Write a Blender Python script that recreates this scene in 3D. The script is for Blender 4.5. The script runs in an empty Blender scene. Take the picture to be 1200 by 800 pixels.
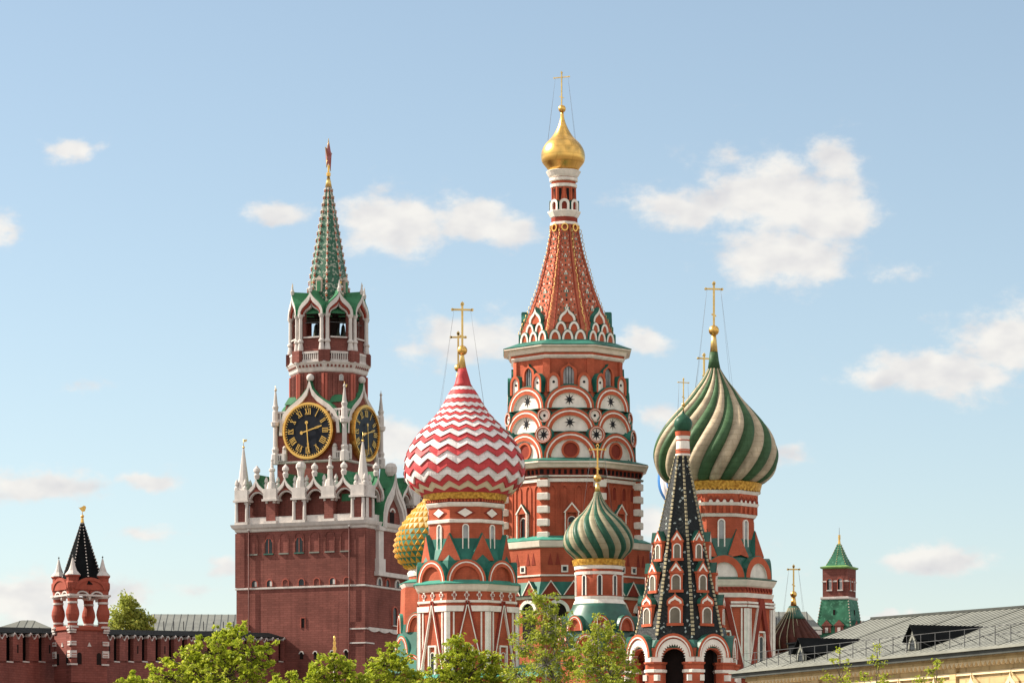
import bpy, bmesh, math, random
from math import sin, cos, pi, sqrt, exp
R = math.radians
rnd = random.Random(11)
scene = bpy.context.scene
COL = scene.collection

# ---------------------------------------------------------------- camera, sky, sun, exposure
F, HY, CZ = 3750.0, 950.0, 1.7          # focal length in photo pixels, eye level, eye height (m)
cam = bpy.data.objects.new("camera", bpy.data.cameras.new("camera"))
COL.objects.link(cam)
cam.location = (0, 0, CZ)
cam.rotation_euler = (R(90), 0, 0)
cam.data.sensor_width = 36.0
cam.data.lens = 36.0 * F / 1200.0
cam.data.shift_y = (HY - 400.0) / 1200.0
cam.data.clip_end = 20000
scene.camera = cam
scene.view_settings.view_transform = 'Standard'
scene.view_settings.look = 'None'
scene.view_settings.gamma = 1.0
EXPO = 0.95
scene.view_settings.exposure = EXPO

SUN_EL, SUN_AZ = 38.0, -104.0            # azimuth measured from "towards the camera", minus = left
sdir = (sin(R(SUN_AZ)) * cos(R(SUN_EL)), -cos(R(SUN_AZ)) * cos(R(SUN_EL)), sin(R(SUN_EL)))
sun = bpy.data.objects.new("sun", bpy.data.lights.new("sun", 'SUN'))
COL.objects.link(sun)
sun.data.energy = 5.0
sun.data.angle = R(0.5)
sun.data.color = (1.0, 0.91, 0.78)
from mathutils import Vector
sun.rotation_euler = Vector(sdir).to_track_quat('Z', 'Y').to_euler()

world = bpy.data.worlds.new("World")
scene.world = world
world.use_nodes = True
wn, wl = world.node_tree.nodes, world.node_tree.links
wn.clear()


def node(nt, typ, **kw):
    n = nt.nodes.new(typ)
    for k, v in kw.items():
        if hasattr(n, k):
            setattr(n, k, v)
    return n


def math_(nt, op, a, b=None, c=None, clamp=False):
    n = nt.nodes.new('ShaderNodeMath')
    n.operation = op
    n.use_clamp = clamp
    for i, x in enumerate((a, b, c)):
        if x is None:
            continue
        if isinstance(x, (int, float)):
            n.inputs[i].default_value = x
        else:
            nt.links.new(x, n.inputs[i])
    return n.outputs[0]


NT = world.node_tree
out = NT.nodes.new('ShaderNodeOutputWorld')
sky = NT.nodes.new('ShaderNodeTexSky')
sky.sky_type = 'NISHITA'
sky.sun_disc = False
sky.sun_elevation = R(SUN_EL)
sky.sun_rotation = math.atan2(sdir[0], sdir[1])
sky.altitude = 150
sky.air_density = 1.0
sky.dust_density = 0.35
sky.ozone_density = 1.3
bg = NT.nodes.new('ShaderNodeBackground')
bg.inputs['Strength'].default_value = 0.076
hsv = NT.nodes.new('ShaderNodeHueSaturation')
hsv.inputs['Saturation'].default_value = .80
hsv.inputs['Hue'].default_value = .491
NT.links.new(sky.outputs[0], hsv.inputs['Color'])
NT.links.new(hsv.outputs[0], bg.inputs['Color'])
# clouds: fixed directions in the sky, broken up with noise
tc = NT.nodes.new('ShaderNodeTexCoord')
sep = NT.nodes.new('ShaderNodeSeparateXYZ')
NT.links.new(tc.outputs['Generated'], sep.inputs[0])
ys = math_(NT, 'MAXIMUM', sep.outputs['Y'], 0.02)
cu = math_(NT, 'MULTIPLY', math_(NT, 'DIVIDE', sep.outputs['X'], ys), F)
cv = math_(NT, 'MULTIPLY', math_(NT, 'DIVIDE', sep.outputs['Z'], ys), F)
comb = NT.nodes.new('ShaderNodeCombineXYZ')
NT.links.new(cu, comb.inputs[0])
NT.links.new(math_(NT, 'MULTIPLY', cv, 1.5), comb.inputs[1])


def noise(scale, detail, rough, off=(0, 0, 0)):
    mp = NT.nodes.new('ShaderNodeMapping')
    mp.inputs['Location'].default_value = off
    NT.links.new(comb.outputs[0], mp.inputs['Vector'])
    n = NT.nodes.new('ShaderNodeTexNoise')
    n.inputs['Scale'].default_value = scale
    n.inputs['Detail'].default_value = detail
    n.inputs['Roughness'].default_value = rough
    NT.links.new(mp.outputs[0], n.inputs['Vector'])
    return n.outputs['Fac']


wu = math_(NT, 'ADD', cu, math_(NT, 'MULTIPLY', math_(NT, 'SUBTRACT', noise(.02, 3, .6), .5), 46))
wv = math_(NT, 'ADD', cv, math_(NT, 'MULTIPLY', math_(NT, 'SUBTRACT', noise(.02, 3, .6, (900, 50, 3)), .5), 30))
fine = noise(.019, 9, .60, (0, 0, 40))
CLOUDS = [(905, 228, 74, 46, 1.05), (800, 240, 62, 26, .9), (965, 245, 60, 36, 1.05), (915, 300, 84, 34, 1.0), (975, 188, 34, 34, .85), (860, 190, 34, 18, .6),
          (465, 258, 70, 34, 1.0), (545, 256, 60, 24, .95), (605, 274, 42, 22, .9), (430, 262, 40, 26, .8), (325, 250, 40, 12, .8),
          (88, 177, 24, 17, 1.0), (-5, 272, 24, 26, .95), (548, 398, 62, 28, 1.0), (758, 399, 30, 15, 1.0), (500, 412, 36, 12, .7),
          (1100, 436, 92, 26, 1.05), (1180, 400, 56, 36, 1.05), (1040, 440, 50, 18, .9), (55, 568, 78, 19, 1.0), (170, 563, 36, 11, .95),
          (175, 624, 42, 11, .75), (265, 662, 20, 14, .9), (35, 705, 85, 34, .95), (140, 700, 50, 22, .7), (1098, 657, 70, 17, 1.0),
          (455, 520, 40, 32, .9), (772, 490, 26, 15, .7), (915, 530, 34, 12, .85), (762, 615, 22, 22, .9), (1040, 722, 40, 7, .9),
          (95, 452, 46, 9, .4), (1045, 318, 42, 14, .5), (630, 400, 30, 15, .4), (660, 620, 110, 34, .7), (900, 660, 40, 26, .4), (220, 690, 60, 10, .5)]
acc = None
for px, py, rx, ry, st in CLOUDS:
    du = math_(NT, 'MULTIPLY', math_(NT, 'SUBTRACT', wu, px - 600.0), .88 / rx)
    dv = math_(NT, 'MULTIPLY', math_(NT, 'SUBTRACT', wv, HY - py), .88 / ry)
    d2 = math_(NT, 'ADD', math_(NT, 'MULTIPLY', du, du), math_(NT, 'MULTIPLY', dv, dv))
    g = math_(NT, 'MULTIPLY', math_(NT, 'EXPONENT', math_(NT, 'MULTIPLY', d2, -0.9)), st)
    acc = g if acc is None else math_(NT, 'MAXIMUM', acc, g)
dens = math_(NT, 'ADD', acc, math_(NT, 'MULTIPLY', math_(NT, 'SUBTRACT', fine, .5), 1.35))
mr = NT.nodes.new('ShaderNodeMapRange')
mr.interpolation_type = 'SMOOTHERSTEP'
mr.inputs['From Min'].default_value = .20
mr.inputs['From Max'].default_value = .86
mr.inputs['To Max'].default_value = .93
NT.links.new(dens, mr.inputs['Value'])
front = math_(NT, 'GREATER_THAN', sep.outputs['Y'], 0.1)
cfac = math_(NT, 'MULTIPLY', mr.outputs[0], front)
base4 = noise(.015, 3, .5, (0, 0, 40))
toward = noise(.015, 3, .5, (-14, 22, 40))        # a little nearer the sun: thicker there means shaded here
rel = math_(NT, 'ADD', math_(NT, 'MULTIPLY', math_(NT, 'SUBTRACT', base4, toward), 2.2), .72, clamp=True)


class lit:
    outputs = [rel]


ccol = NT.nodes.new('ShaderNodeMixRGB')
ccol.inputs[1].default_value = (.70, .69, .71, 1)
ccol.inputs[2].default_value = (.95, .92, .87, 1)
NT.links.new(lit.outputs[0], ccol.inputs[0])
bgc = NT.nodes.new('ShaderNodeBackground')
bgc.inputs['Strength'].default_value = 1.0 / 2 ** EXPO
NT.links.new(ccol.outputs[0], bgc.inputs['Color'])
mix = NT.nodes.new('ShaderNodeMixShader')
NT.links.new(cfac, mix.inputs[0])
NT.links.new(bg.outputs[0], mix.inputs[1])
NT.links.new(bgc.outputs[0], mix.inputs[2])
# bright cloud added out of view, overhead and behind, to fill the shaded faces
n3 = NT.nodes.new('ShaderNodeTexNoise')
n3.inputs['Scale'].default_value = 2.6
n3.inputs['Detail'].default_value = 7
n3.inputs['Roughness'].default_value = .58
NT.links.new(tc.outputs['Generated'], n3.inputs['Vector'])
cov = NT.nodes.new('ShaderNodeMapRange')
cov.interpolation_type = 'SMOOTHSTEP'
cov.inputs['From Min'].default_value = .40
cov.inputs['From Max'].default_value = .58
NT.links.new(n3.outputs['Fac'], cov.inputs['Value'])


def ramp(v, lo, hi):
    m = NT.nodes.new('ShaderNodeMapRange')
    m.interpolation_type = 'SMOOTHSTEP'
    m.inputs['From Min'].default_value = lo
    m.inputs['From Max'].default_value = hi
    NT.links.new(v, m.inputs['Value'])
    return m.outputs[0]


away = math_(NT, 'MAXIMUM', ramp(sep.outputs['Z'], .34, .5), math_(NT, 'SUBTRACT', 1.0, ramp(sep.outputs['Y'], .1, .55)))
cf2 = math_(NT, 'MULTIPLY', math_(NT, 'MULTIPLY', cov.outputs[0], away), ramp(sep.outputs['Z'], -.01, .04))
bg2 = NT.nodes.new('ShaderNodeBackground')
bg2.inputs['Color'].default_value = (1.0, .96, .91, 1)
bg2.inputs["Strength"].default_value = .70
mix2 = NT.nodes.new('ShaderNodeMixShader')
NT.links.new(cf2, mix2.inputs[0])
NT.links.new(mix.outputs[0], mix2.inputs[1])
NT.links.new(bg2.outputs[0], mix2.inputs[2])
NT.links.new(mix2.outputs[0], out.inputs['Surface'])

# ---------------------------------------------------------------- materials
MATS = {}


def mat(key, col, rough=.85, metal=0.0, var=.25, scale=1.5, col2=None, bump=.0, bscale=8., streak=0., spec=.12, course=None, fres=0, fs=14., thr=.72):
    m = bpy.data.materials.new(key)
    m.use_nodes = True
    nt = m.node_tree
    b = nt.nodes['Principled BSDF']
    b.inputs['Roughness'].default_value = rough
    b.inputs['Metallic'].default_value = metal
    b.inputs['Specular IOR Level'].default_value = spec
    g = nt.nodes.new('ShaderNodeNewGeometry')

    def nz(sc, det, vec=None):
        n = nt.nodes.new('ShaderNodeTexNoise')
        n.inputs['Scale'].default_value = sc
        n.inputs['Detail'].default_value = det
        nt.links.new(vec or g.outputs['Position'], n.inputs['Vector'])
        return n.outputs['Fac']
    c2 = col2 or tuple(c * (1 - var) for c in col)
    c1 = col if col2 else tuple(min(1, c * (1 + var * .6)) for c in col)
    mx = nt.nodes.new('ShaderNodeMixRGB')
    mx.inputs[1].default_value = (*c1, 1)
    mx.inputs[2].default_value = (*c2, 1)
    r = nt.nodes.new('ShaderNodeMapRange')
    r.inputs['From Min'].default_value = .32
    r.inputs['From Max'].default_value = .68
    nt.links.new(nz(scale, 6), r.inputs['Value'])
    nt.links.new(r.outputs[0], mx.inputs[0])
    cur = mx.outputs[0]
    if streak:                       # rain streaks and grime, with shapes of their own
        mp = nt.nodes.new('ShaderNodeMapping')
        mp.inputs['Scale'].default_value = (2.2, 2.2, .16)
        nt.links.new(g.outputs['Position'], mp.inputs['Vector'])
        s = nt.nodes.new('ShaderNodeMapRange')
        s.inputs['From Min'].default_value = .5
        s.inputs['From Max'].default_value = .75
        s.inputs['To Max'].default_value = streak
        nt.links.new(nz(1.0, 5, mp.outputs[0]), s.inputs['Value'])
        m2 = nt.nodes.new('ShaderNodeMixRGB')
        m2.inputs[2].default_value = (*[c * .45 for c in col], 1)
        nt.links.new(s.outputs[0], m2.inputs[0])
        nt.links.new(cur, m2.inputs[1])
        cur = m2.outputs[0]
    if course:                       # brick courses / tile rows
        sp = nt.nodes.new('ShaderNodeSeparateXYZ')
        nt.links.new(g.outputs['Position'], sp.inputs[0])
        cb = nt.nodes.new('ShaderNodeCombineXYZ')
        nt.links.new(math_(nt, 'ADD', sp.outputs[0], math_(nt, 'MULTIPLY', sp.outputs[1], .73)), cb.inputs[0])
        nt.links.new(sp.outputs[2], cb.inputs[1])
        br = nt.nodes.new('ShaderNodeTexBrick')
        br.inputs['Color1'].default_value = (1, 1, 1, 1)
        br.inputs['Color2'].default_value = (.72, .72, .72, 1)
        br.inputs['Mortar'].default_value = (*course[1], 1)
        br.inputs['Scale'].default_value = 1
        br.inputs['Brick Width'].default_value = course[0] * 2.4
        br.inputs['Row Height'].default_value = course[0]
        br.inputs['Mortar Size'].default_value = course[0] * .09
        nt.links.new(cb.outputs[0], br.inputs['Vector'])
        m3 = nt.nodes.new('ShaderNodeMixRGB')
        m3.blend_type = 'MULTIPLY'
        m3.inputs[0].default_value = course[2]
        nt.links.new(cur, m3.inputs[1])
        nt.links.new(br.outputs['Color'], m3.inputs[2])
        cur = m3.outputs[0]
    if fres:                         # fine speckle: tiles in other glazes, painted glints on the bell tent
        vo = nt.nodes.new('ShaderNodeTexVoronoi')
        vo.inputs['Scale'].default_value = fs
        nt.links.new(g.outputs['Position'], vo.inputs['Vector'])
        sc = nt.nodes.new('ShaderNodeSeparateColor')
        nt.links.new(vo.outputs['Color'], sc.inputs[0])
        m4 = nt.nodes.new('ShaderNodeMixRGB')
        m4.inputs[2].default_value = (*fres, 1)
        nt.links.new(math_(nt, 'GREATER_THAN', sc.outputs[0], thr), m4.inputs[0])
        nt.links.new(cur, m4.inputs[1])
        cur = m4.outputs[0]
    nt.links.new(cur, b.inputs['Base Color'])
    if bump:
        bp = nt.nodes.new('ShaderNodeBump')
        bp.inputs['Strength'].default_value = bump
        bp.inputs['Distance'].default_value = .05
        nt.links.new(nz(bscale, 4), bp.inputs['Height'])
        nt.links.new(bp.outputs[0], b.inputs['Normal'])
    MATS[key] = m
    return m


mat('tentred', (.44, .125, .072), var=.22, scale=1.6, streak=.35, bump=.3)
mat('red', (.44, .104, .055), var=.20, scale=.9, streak=.35, course=(.16, (.6, .55, .5), .35), bump=.3)
mat('darkred', (.25, .046, .03), var=.2, scale=1.2, streak=.3)
mat('ringred', (.46, .105, .052), var=.15, scale=1.2, streak=.25)
mat('white', (.78, .72, .64), var=.12, scale=2.2, streak=.22, bump=.2)
mat('cream', (.77, .67, .56), var=.12, scale=1.6, streak=.22, bump=.2)
mat('green', (.022, .135, .10), rough=.6, var=.3, scale=1.0, streak=.3, spec=.25)
mat('teal', (.06, .27, .205), rough=.5, var=.2, scale=1.0, streak=.25)
mat('deepgreen', (.018, .095, .065), rough=.4, var=.3, scale=1.5, spec=.5)
mat('gold', (.80, .48, .135), rough=.33, metal=1, var=.05, scale=1.2, course=(.55, (.55, .5, .42), .4))
mat('sunlitgreen', (.17, .30, .10), rough=.5, var=.2)  # eave green lightened: sunlight on it is put into the colour
mat('oldgold', (.66, .46, .17), rough=.42, metal=1, var=.2, scale=2)
mat('goldband', (.80, .47, .09), rough=.45, metal=.35, scale=5, col2=(.30, .13, .02))
mat('black', (.012, .013, .016), rough=.5)
mat('pane', (.012, .015, .018), rough=.25, spec=.35)
mat('duskpane', (.17, .145, .11), rough=.4)
mat('palepane', (.35, .36, .36), rough=.25)
mat('interior', (.018, .012, .011), rough=.9)  # near-black: shade inside openings is put into the colour
mat('zigred', (.54, .062, .066), rough=.5, var=.12, scale=.8, streak=.2, bump=.35, bscale=1.8, course=(.42, (.62, .6, .57), .55))
mat('zigwhite', (.78, .72, .69), rough=.55, var=.1, scale=.8, streak=.22, bump=.35, bscale=1.8, course=(.42, (.62, .6, .57), .55))
mat('zigcream', (.66, .55, .38), rough=.6, var=.12)
mat('swirlgreen', (.056, .115, .052), rough=.5, var=.2, scale=.8, streak=.35, bump=.35, bscale=1.8, course=(.42, (.62, .6, .57), .55))
mat('swirlcream', (.48, .385, .265), rough=.55, var=.20, scale=.8, streak=.45, bump=.35, bscale=1.8, course=(.42, (.62, .6, .57), .55))
mat('smallgreen', (.028, .095, .058), rough=.42, var=.2, scale=.9, streak=.3, bump=.35, bscale=1.8, course=(.42, (.62, .6, .57), .55))
mat('smallcream', (.34, .30, .195), rough=.5, var=.15, scale=.9, streak=.3, bump=.35, bscale=1.8, course=(.42, (.62, .6, .57), .55))
mat('studgold', (.60, .29, .035), rough=.5, var=.25, scale=3)
mat('studpale', (.45, .36, .17), rough=.5, var=.2, scale=3)
mat('studgreen', (.035, .15, .095), rough=.5, var=.25, scale=3)
mat('blue', (.06, .20, .48), rough=.4, var=.15)
mat('palewhite', (.75, .75, .78), rough=.5, var=.1)
mat('maroon', (.075, .024, .016), rough=.6, var=.3, scale=2)
mat('slate', (.06, .075, .12), rough=.5, var=.2)
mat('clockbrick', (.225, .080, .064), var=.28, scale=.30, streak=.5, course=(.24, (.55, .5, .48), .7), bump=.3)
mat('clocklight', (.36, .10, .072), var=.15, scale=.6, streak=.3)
mat('stone', (.56, .515, .48), var=.13, scale=1.0, streak=.35, bump=.2)
mat('spiretile', (.026, .105, .062), rough=.45, var=.5, scale=5, fres=(.24, .27, .21), fs=5.5, spec=.3, bump=.4, bscale=5)
mat('rib', (.52, .43, .36), rough=.6, var=.2)
mat('knobred', (.42, .10, .05), rough=.6)
mat('ruby', (.30, .045, .035), rough=.25, spec=.6)
mat('roofgreen', (.05, .185, .09), rough=.5, var=.25, scale=.8, streak=.3)
mat('dial', (.012, .014, .02), rough=.35)
mat('pipe', (.10, .03, .026), rough=.5)
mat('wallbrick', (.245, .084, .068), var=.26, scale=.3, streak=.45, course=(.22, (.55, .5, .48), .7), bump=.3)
mat('tsarred', (.30, .075, .05), var=.16, scale=.9, streak=.3)
mat('darkroof', (.008, .009, .010), rough=.9, var=.4, scale=1, spec=.03)
mat('tenttile', (.007, .010, .010), rough=.55, var=.5, scale=7, fres=(.30, .34, .32), fs=7.5, thr=.965, spec=.2, bump=.8, bscale=6)  # pale cells paint glints of the glazed tiles into the colour
mat('edgetile', (.44, .38, .24), rough=.5, var=.5, scale=5)
mat('tin', (.215, .218, .188), rough=.6, var=.16, scale=.5, streak=.3)
mat('tindark', (.055, .058, .052), rough=.55, var=.2)
mat('ochre', (.56, .415, .215), var=.16, scale=.7, streak=.4, course=(.30, (.55, .5, .45), .6), bump=.15)
mat('ochrelight', (.70, .56, .35), var=.12, scale=1)
mat('steel', (.10, .10, .10), rough=.5, metal=.3)
mat('wire', (.16, .16, .17), rough=.6)
mat('bronze', (.05, .055, .04), rough=.45, metal=.6)
mat('bark', (.10, .075, .055), var=.4, scale=6, bump=.4)
mat('birchbark', (.55, .52, .47), var=.1, scale=5, col2=(.10, .085, .07), bump=.3)
mat('paving', (.19, .175, .16), var=.2, scale=.05, bump=.2)
mat('tilegreen', (.035, .14, .08), rough=.5, var=.5, scale=.7, fres=(.055, .17, .105), fs=5, thr=.8)
mat('farroof', (.155, .158, .14), rough=.6, var=.2, scale=.3)
mat('fartan', (.42, .34, .24), var=.15, scale=.4)


def leafmat(key, c1, c2, c3):
    m = bpy.data.materials.new(key)
    m.use_nodes = True
    nt = m.node_tree
    nt.nodes.remove(nt.nodes['Principled BSDF'])
    o = nt.nodes['Material Output']
    g = nt.nodes.new('ShaderNodeNewGeometry')
    ramp = nt.nodes.new('ShaderNodeValToRGB')
    ramp.color_ramp.elements[0].color = (*c1, 1)
    ramp.color_ramp.elements[1].color = (*c3, 1)
    e = ramp.color_ramp.elements.new(.5)
    e.color = (*c2, 1)
    nt.links.new(g.outputs['Random Per Island'], ramp.inputs[0])
    d = nt.nodes.new('ShaderNodeBsdfDiffuse')
    t = nt.nodes.new('ShaderNodeBsdfTranslucent')
    s = nt.nodes.new('ShaderNodeBsdfGlossy')
    s.inputs['Roughness'].default_value = .45
    m1 = nt.nodes.new('ShaderNodeMixShader')
    m1.inputs[0].default_value = .42
    m2 = nt.nodes.new('ShaderNodeMixShader')
    m2.inputs[0].default_value = .015
    nt.links.new(ramp.outputs[0], d.inputs[0])
    nt.links.new(ramp.outputs[0], t.inputs[0])
    nt.links.new(d.outputs[0], m1.inputs[1])
    nt.links.new(t.outputs[0], m1.inputs[2])
    nt.links.new(m1.outputs[0], m2.inputs[1])
    nt.links.new(s.outputs[0], m2.inputs[2])
    nt.links.new(m2.outputs[0], o.inputs['Surface'])
    MATS[key] = m


leafmat('leaf', (.17, .24, .018), (.38, .44, .03), (.56, .58, .07))
leafmat('birchleaf', (.16, .22, .02), (.32, .38, .035), (.52, .53, .08))
leafmat('farleaf', (.22, .26, .045), (.34, .38, .07), (.46, .47, .10))

# ---------------------------------------------------------------- mesh toolkit
ORG = {}


class T:
    """frame of a tower: photo-pixel sized units at depth Y, heights given as photo rows (metres come out)"""
    sg = -1

    def __init__(s, px, Y, lean=0., py0=700., dp=None, rx=1.0):
        s.px, s.Y, s.k, s.lean, s.py0, s.dp, s.rx = px, Y, Y / F, lean, py0, dp, rx

    def w(s, x, y, py, ref=None):
        r = py if ref is None else ref
        d = 0.
        if s.dp:                 # rows were read off the near faces, which stand in front of the axis
            p = s.dp
            d = p[0][1] if py <= p[0][0] else p[-1][1]
            for (p0, d0), (p1, d1) in zip(p, p[1:]):
                if p0 <= py <= p1:
                    d = d0 + (d1 - d0) * (py - p0) / (p1 - p0)
        return ((s.px - 600 + x * s.rx + s.lean * (r - s.py0)) * s.k, s.Y + y * s.k * s.rx, CZ + (HY - py) * s.k * (1 - d / F))


class G:
    """plain metric frame turned by ang about z"""
    sg = 1

    def __init__(s, x, y, ang=0.):
        s.x, s.y, s.c, s.s, s.k = x, y, cos(ang), sin(ang), 1.0

    def w(s, x, y, z, ref=None):
        return (s.x + x * s.c - y * s.s, s.y + x * s.s + y * s.c, z)


class MB:
    def __init__(s, t, ref=None, x=0., y=0.):
        s.t, s.ref, s.x, s.y = t, ref, x, y
        s.v, s.f, s.m, s.sm, s.mats, s.marks = [], [], [], [], [], []

    def mi(s, name):
        if name not in s.mats:
            s.mats.append(name)
        return s.mats.index(name)

    def loc(s, x, y, py):
        return s.t.w(s.x + x, s.y + y, py, s.ref)

    def P(s, a, u, py, w):
        c, n = cos(R(a)), sin(R(a))
        return s.loc(u * c + w * n, u * n - w * c, py)

    def add(s, vs, fs, m, smooth=False):
        b = len(s.v)
        s.v += vs
        k = s.mi(m)
        for f in fs:
            s.f.append([b + i for i in f])
            s.m.append(k)
            s.sm.append(smooth)

    def loft(s, secs, n=8, a=0., mat='red', x=0., y=0., smooth=False, cap=True):
        """stack of regular n-gons (py, apothem[, material of the segment ending here])"""
        s.marks.append((len(s.v), len(s.f)))
        rings = []
        for sec in secs:
            r = sec[1] / cos(pi / n) if n <= 16 else sec[1]
            rings.append([s.loc(x + r * sin(R(a) + (k + .5) * 2 * pi / n), y - r * cos(R(a) + (k + .5) * 2 * pi / n), sec[0]) for k in range(n)])
        for i in range(len(secs) - 1):
            m = secs[i + 1][2] if len(secs[i + 1]) > 2 else mat
            s.add(rings[i] + rings[i + 1], [[k, (k + 1) % n, n + (k + 1) % n, n + k] for k in range(n)], m, smooth)
        if cap:
            s.add(rings[0], [list(range(n))], secs[1][2] if len(secs[1]) > 2 else mat)
            s.add(rings[-1], [list(range(n))], secs[-1][2] if len(secs[-1]) > 2 else mat)

    def box(s, a, u0, u1, p0, p1, w0, w1, mat):
        vs = [s.P(a, u, p, w) for w in (w0, w1) for p in (p0, p1) for u in (u0, u1)]
        s.add(vs, [[0, 1, 3, 2], [4, 5, 7, 6], [0, 1, 5, 4], [2, 3, 7, 6], [0, 2, 6, 4], [1, 3, 7, 5]], mat)

    def ext(s, a, pts, w0, w1, mat, side=None):
        n = len(pts)
        f = [s.P(a, u, p, w1) for u, p in pts]
        b = [s.P(a, u, p, w0) for u, p in pts]
        s.add(f, [list(range(n))], mat)
        s.add(b, [list(range(n))], mat)
        s.add(f + b, [[i, (i + 1) % n, n + (i + 1) % n, n + i] for i in range(n)], side or mat)

    def strip(s, a, o, i, w0, w1, mat, oside=None, close=False, iside=None):
        n = len(o)
        O1, I1 = [s.P(a, u, p, w1) for u, p in o], [s.P(a, u, p, w1) for u, p in i]
        O0, I0 = [s.P(a, u, p, w0) for u, p in o], [s.P(a, u, p, w0) for u, p in i]
        rg = range(n) if close else range(n - 1)
        q = lambda: [[k, (k + 1) % n, n + (k + 1) % n, n + k] for k in rg]
        s.add(O1 + I1, q(), mat)
        s.add(O0 + I0, q(), mat)
        s.add(O1 + O0, q(), oside or mat)
        s.add(I1 + I0, q(), iside or mat)
        if not close:
            s.add([O1[0], I1[0], I0[0], O0[0], O1[-1], I1[-1], I0[-1], O0[-1]], [[0, 1, 2, 3], [4, 5, 6, 7]], mat)

    def tube(s, pts, r0, r1=None, mat='wire', n=6, local=True):
        r1 = r0 if r1 is None else r1
        ps = [Vector(s.loc(*p)) if local else Vector(p) for p in pts]
        k = s.t.k if local else 1.0
        rings = []
        for i, p in enumerate(ps):
            d = (ps[min(i + 1, len(ps) - 1)] - ps[max(i - 1, 0)])
            d.normalize()
            e = d.cross(Vector((.31, .95, .05)) if abs(d.z) > .6 else Vector((0, 0, 1)))
            e.normalize()
            g = d.cross(e)
            r = (r0 + (r1 - r0) * i / max(1, len(ps) - 1)) * k
            rings.append([tuple(p + e * (r * cos(2 * pi * j / n)) + g * (r * sin(2 * pi * j / n))) for j in range(n)])
        for i in range(len(ps) - 1):
            s.add(rings[i] + rings[i + 1], [[j, (j + 1) % n, n + (j + 1) % n, n + j] for j in range(n)], mat, True)
        s.add(rings[0], [list(range(n))], mat)
        s.add(rings[-1], [list(range(n))], mat)

    def ball(s, x, y, py, r, mat, sq=1., n=16):
        q = 8
        s.loft([(py + s.t.sg * r * sq * cos(pi * i / q), max(.02 * r, r * sin(pi * i / q))) for i in range(q + 1)], n=max(17, n), mat=mat, x=x, y=y, smooth=True)

    def each(s, name, parent):
        """one object for every loft gathered so far"""
        ends = s.marks[1:] + [(len(s.v), len(s.f))]
        for (v0, f0), (v1, f1) in zip(s.marks, ends):
            m = MB(s.t, s.ref, s.x, s.y)
            m.v, m.mats = s.v[v0:v1], list(s.mats)
            m.f = [[i - v0 for i in f] for f in s.f[f0:f1]]
            m.m, m.sm = s.m[f0:f1], s.sm[f0:f1]
            m.build(name, parent)

    def build(s, name, parent=None, label=None, **props):
        me = bpy.data.meshes.new(name)
        if s.ref is not None:
            org = Vector(s.t.w(s.x, s.y, s.ref, s.ref))
        else:
            lo = [min(v[i] for v in s.v) for i in range(3)]
            hi = [max(v[i] for v in s.v) for i in range(3)]
            org = Vector(((lo[0] + hi[0]) / 2, (lo[1] + hi[1]) / 2, lo[2]))
        me.from_pydata([(v[0] - org.x, v[1] - org.y, v[2] - org.z) for v in s.v], [], s.f)
        for m in s.mats:
            me.materials.append(MATS[m])
        me.polygons.foreach_set('material_index', s.m)
        me.polygons.foreach_set('use_smooth', s.sm)
        if len(s.f) < 60000:
            bm = bmesh.new()
            bm.from_mesh(me)
            bmesh.ops.remove_doubles(bm, verts=bm.verts, dist=1e-5)
            bmesh.ops.recalc_face_normals(bm, faces=bm.faces)
            bm.to_mesh(me)
            bm.free()
        me.update()
        o = bpy.data.objects.new(name, me)
        COL.objects.link(o)
        ORG[o] = org
        if parent is not None:
            o.parent = parent
            o.location = org - ORG[parent]
        else:
            o.location = org
        if label:
            o['label'] = label
        for k, v in props.items():
            o[k] = v
        return o


def thing(name, loc, label, category, group=None):
    o = bpy.data.objects.new(name, None)
    o.empty_display_size = 1
    COL.objects.link(o)
    o.location = loc
    ORG[o] = Vector(loc)
    o['label'] = label
    o['category'] = category
    if group:
        o['group'] = group
    return o


def turn(o, angles):
    """copies of a part set round its tower's axis"""
    o.rotation_euler.z = R(angles[0])
    res = [o]
    for a in angles[1:]:
        c = o.copy()
        c.rotation_euler.z = R(a)
        COL.objects.link(c)
        c.parent = o.parent
        ORG[c] = ORG[o]
        res.append(c)
    return res


def arch(uc, pb, hw, ht, kind='round', sg=-1, n=14):
    pts = []
    if kind == 'round':
        for i in range(n + 1):
            t = pi * (1 - i / n)
            pts.append((uc + hw * cos(t), pb + sg * ht * sin(t)))
        return pts
    B = {'ogee': ((-1, 0), (-1.08, .66), (-.10, .50), (0, 1)), 'point': ((-1, 0), (-1, .60), (-.5, .93), (0, 1)),
         'tri': ((-1, 0), (-.667, .333), (-.333, .667), (0, 1))}[kind]
    h = []
    for i in range(n // 2 + 1):
        t = i / (n // 2)
        c = ((1 - t) ** 3, 3 * t * (1 - t) ** 2, 3 * t * t * (1 - t), t ** 3)
        h.append((sum(c[j] * B[j][0] for j in range(4)), sum(c[j] * B[j][1] for j in range(4))))
    h += [(-x, y) for x, y in reversed(h[:-1])]
    return [(uc + hw * x, pb + sg * ht * y) for x, y in h]


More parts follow.
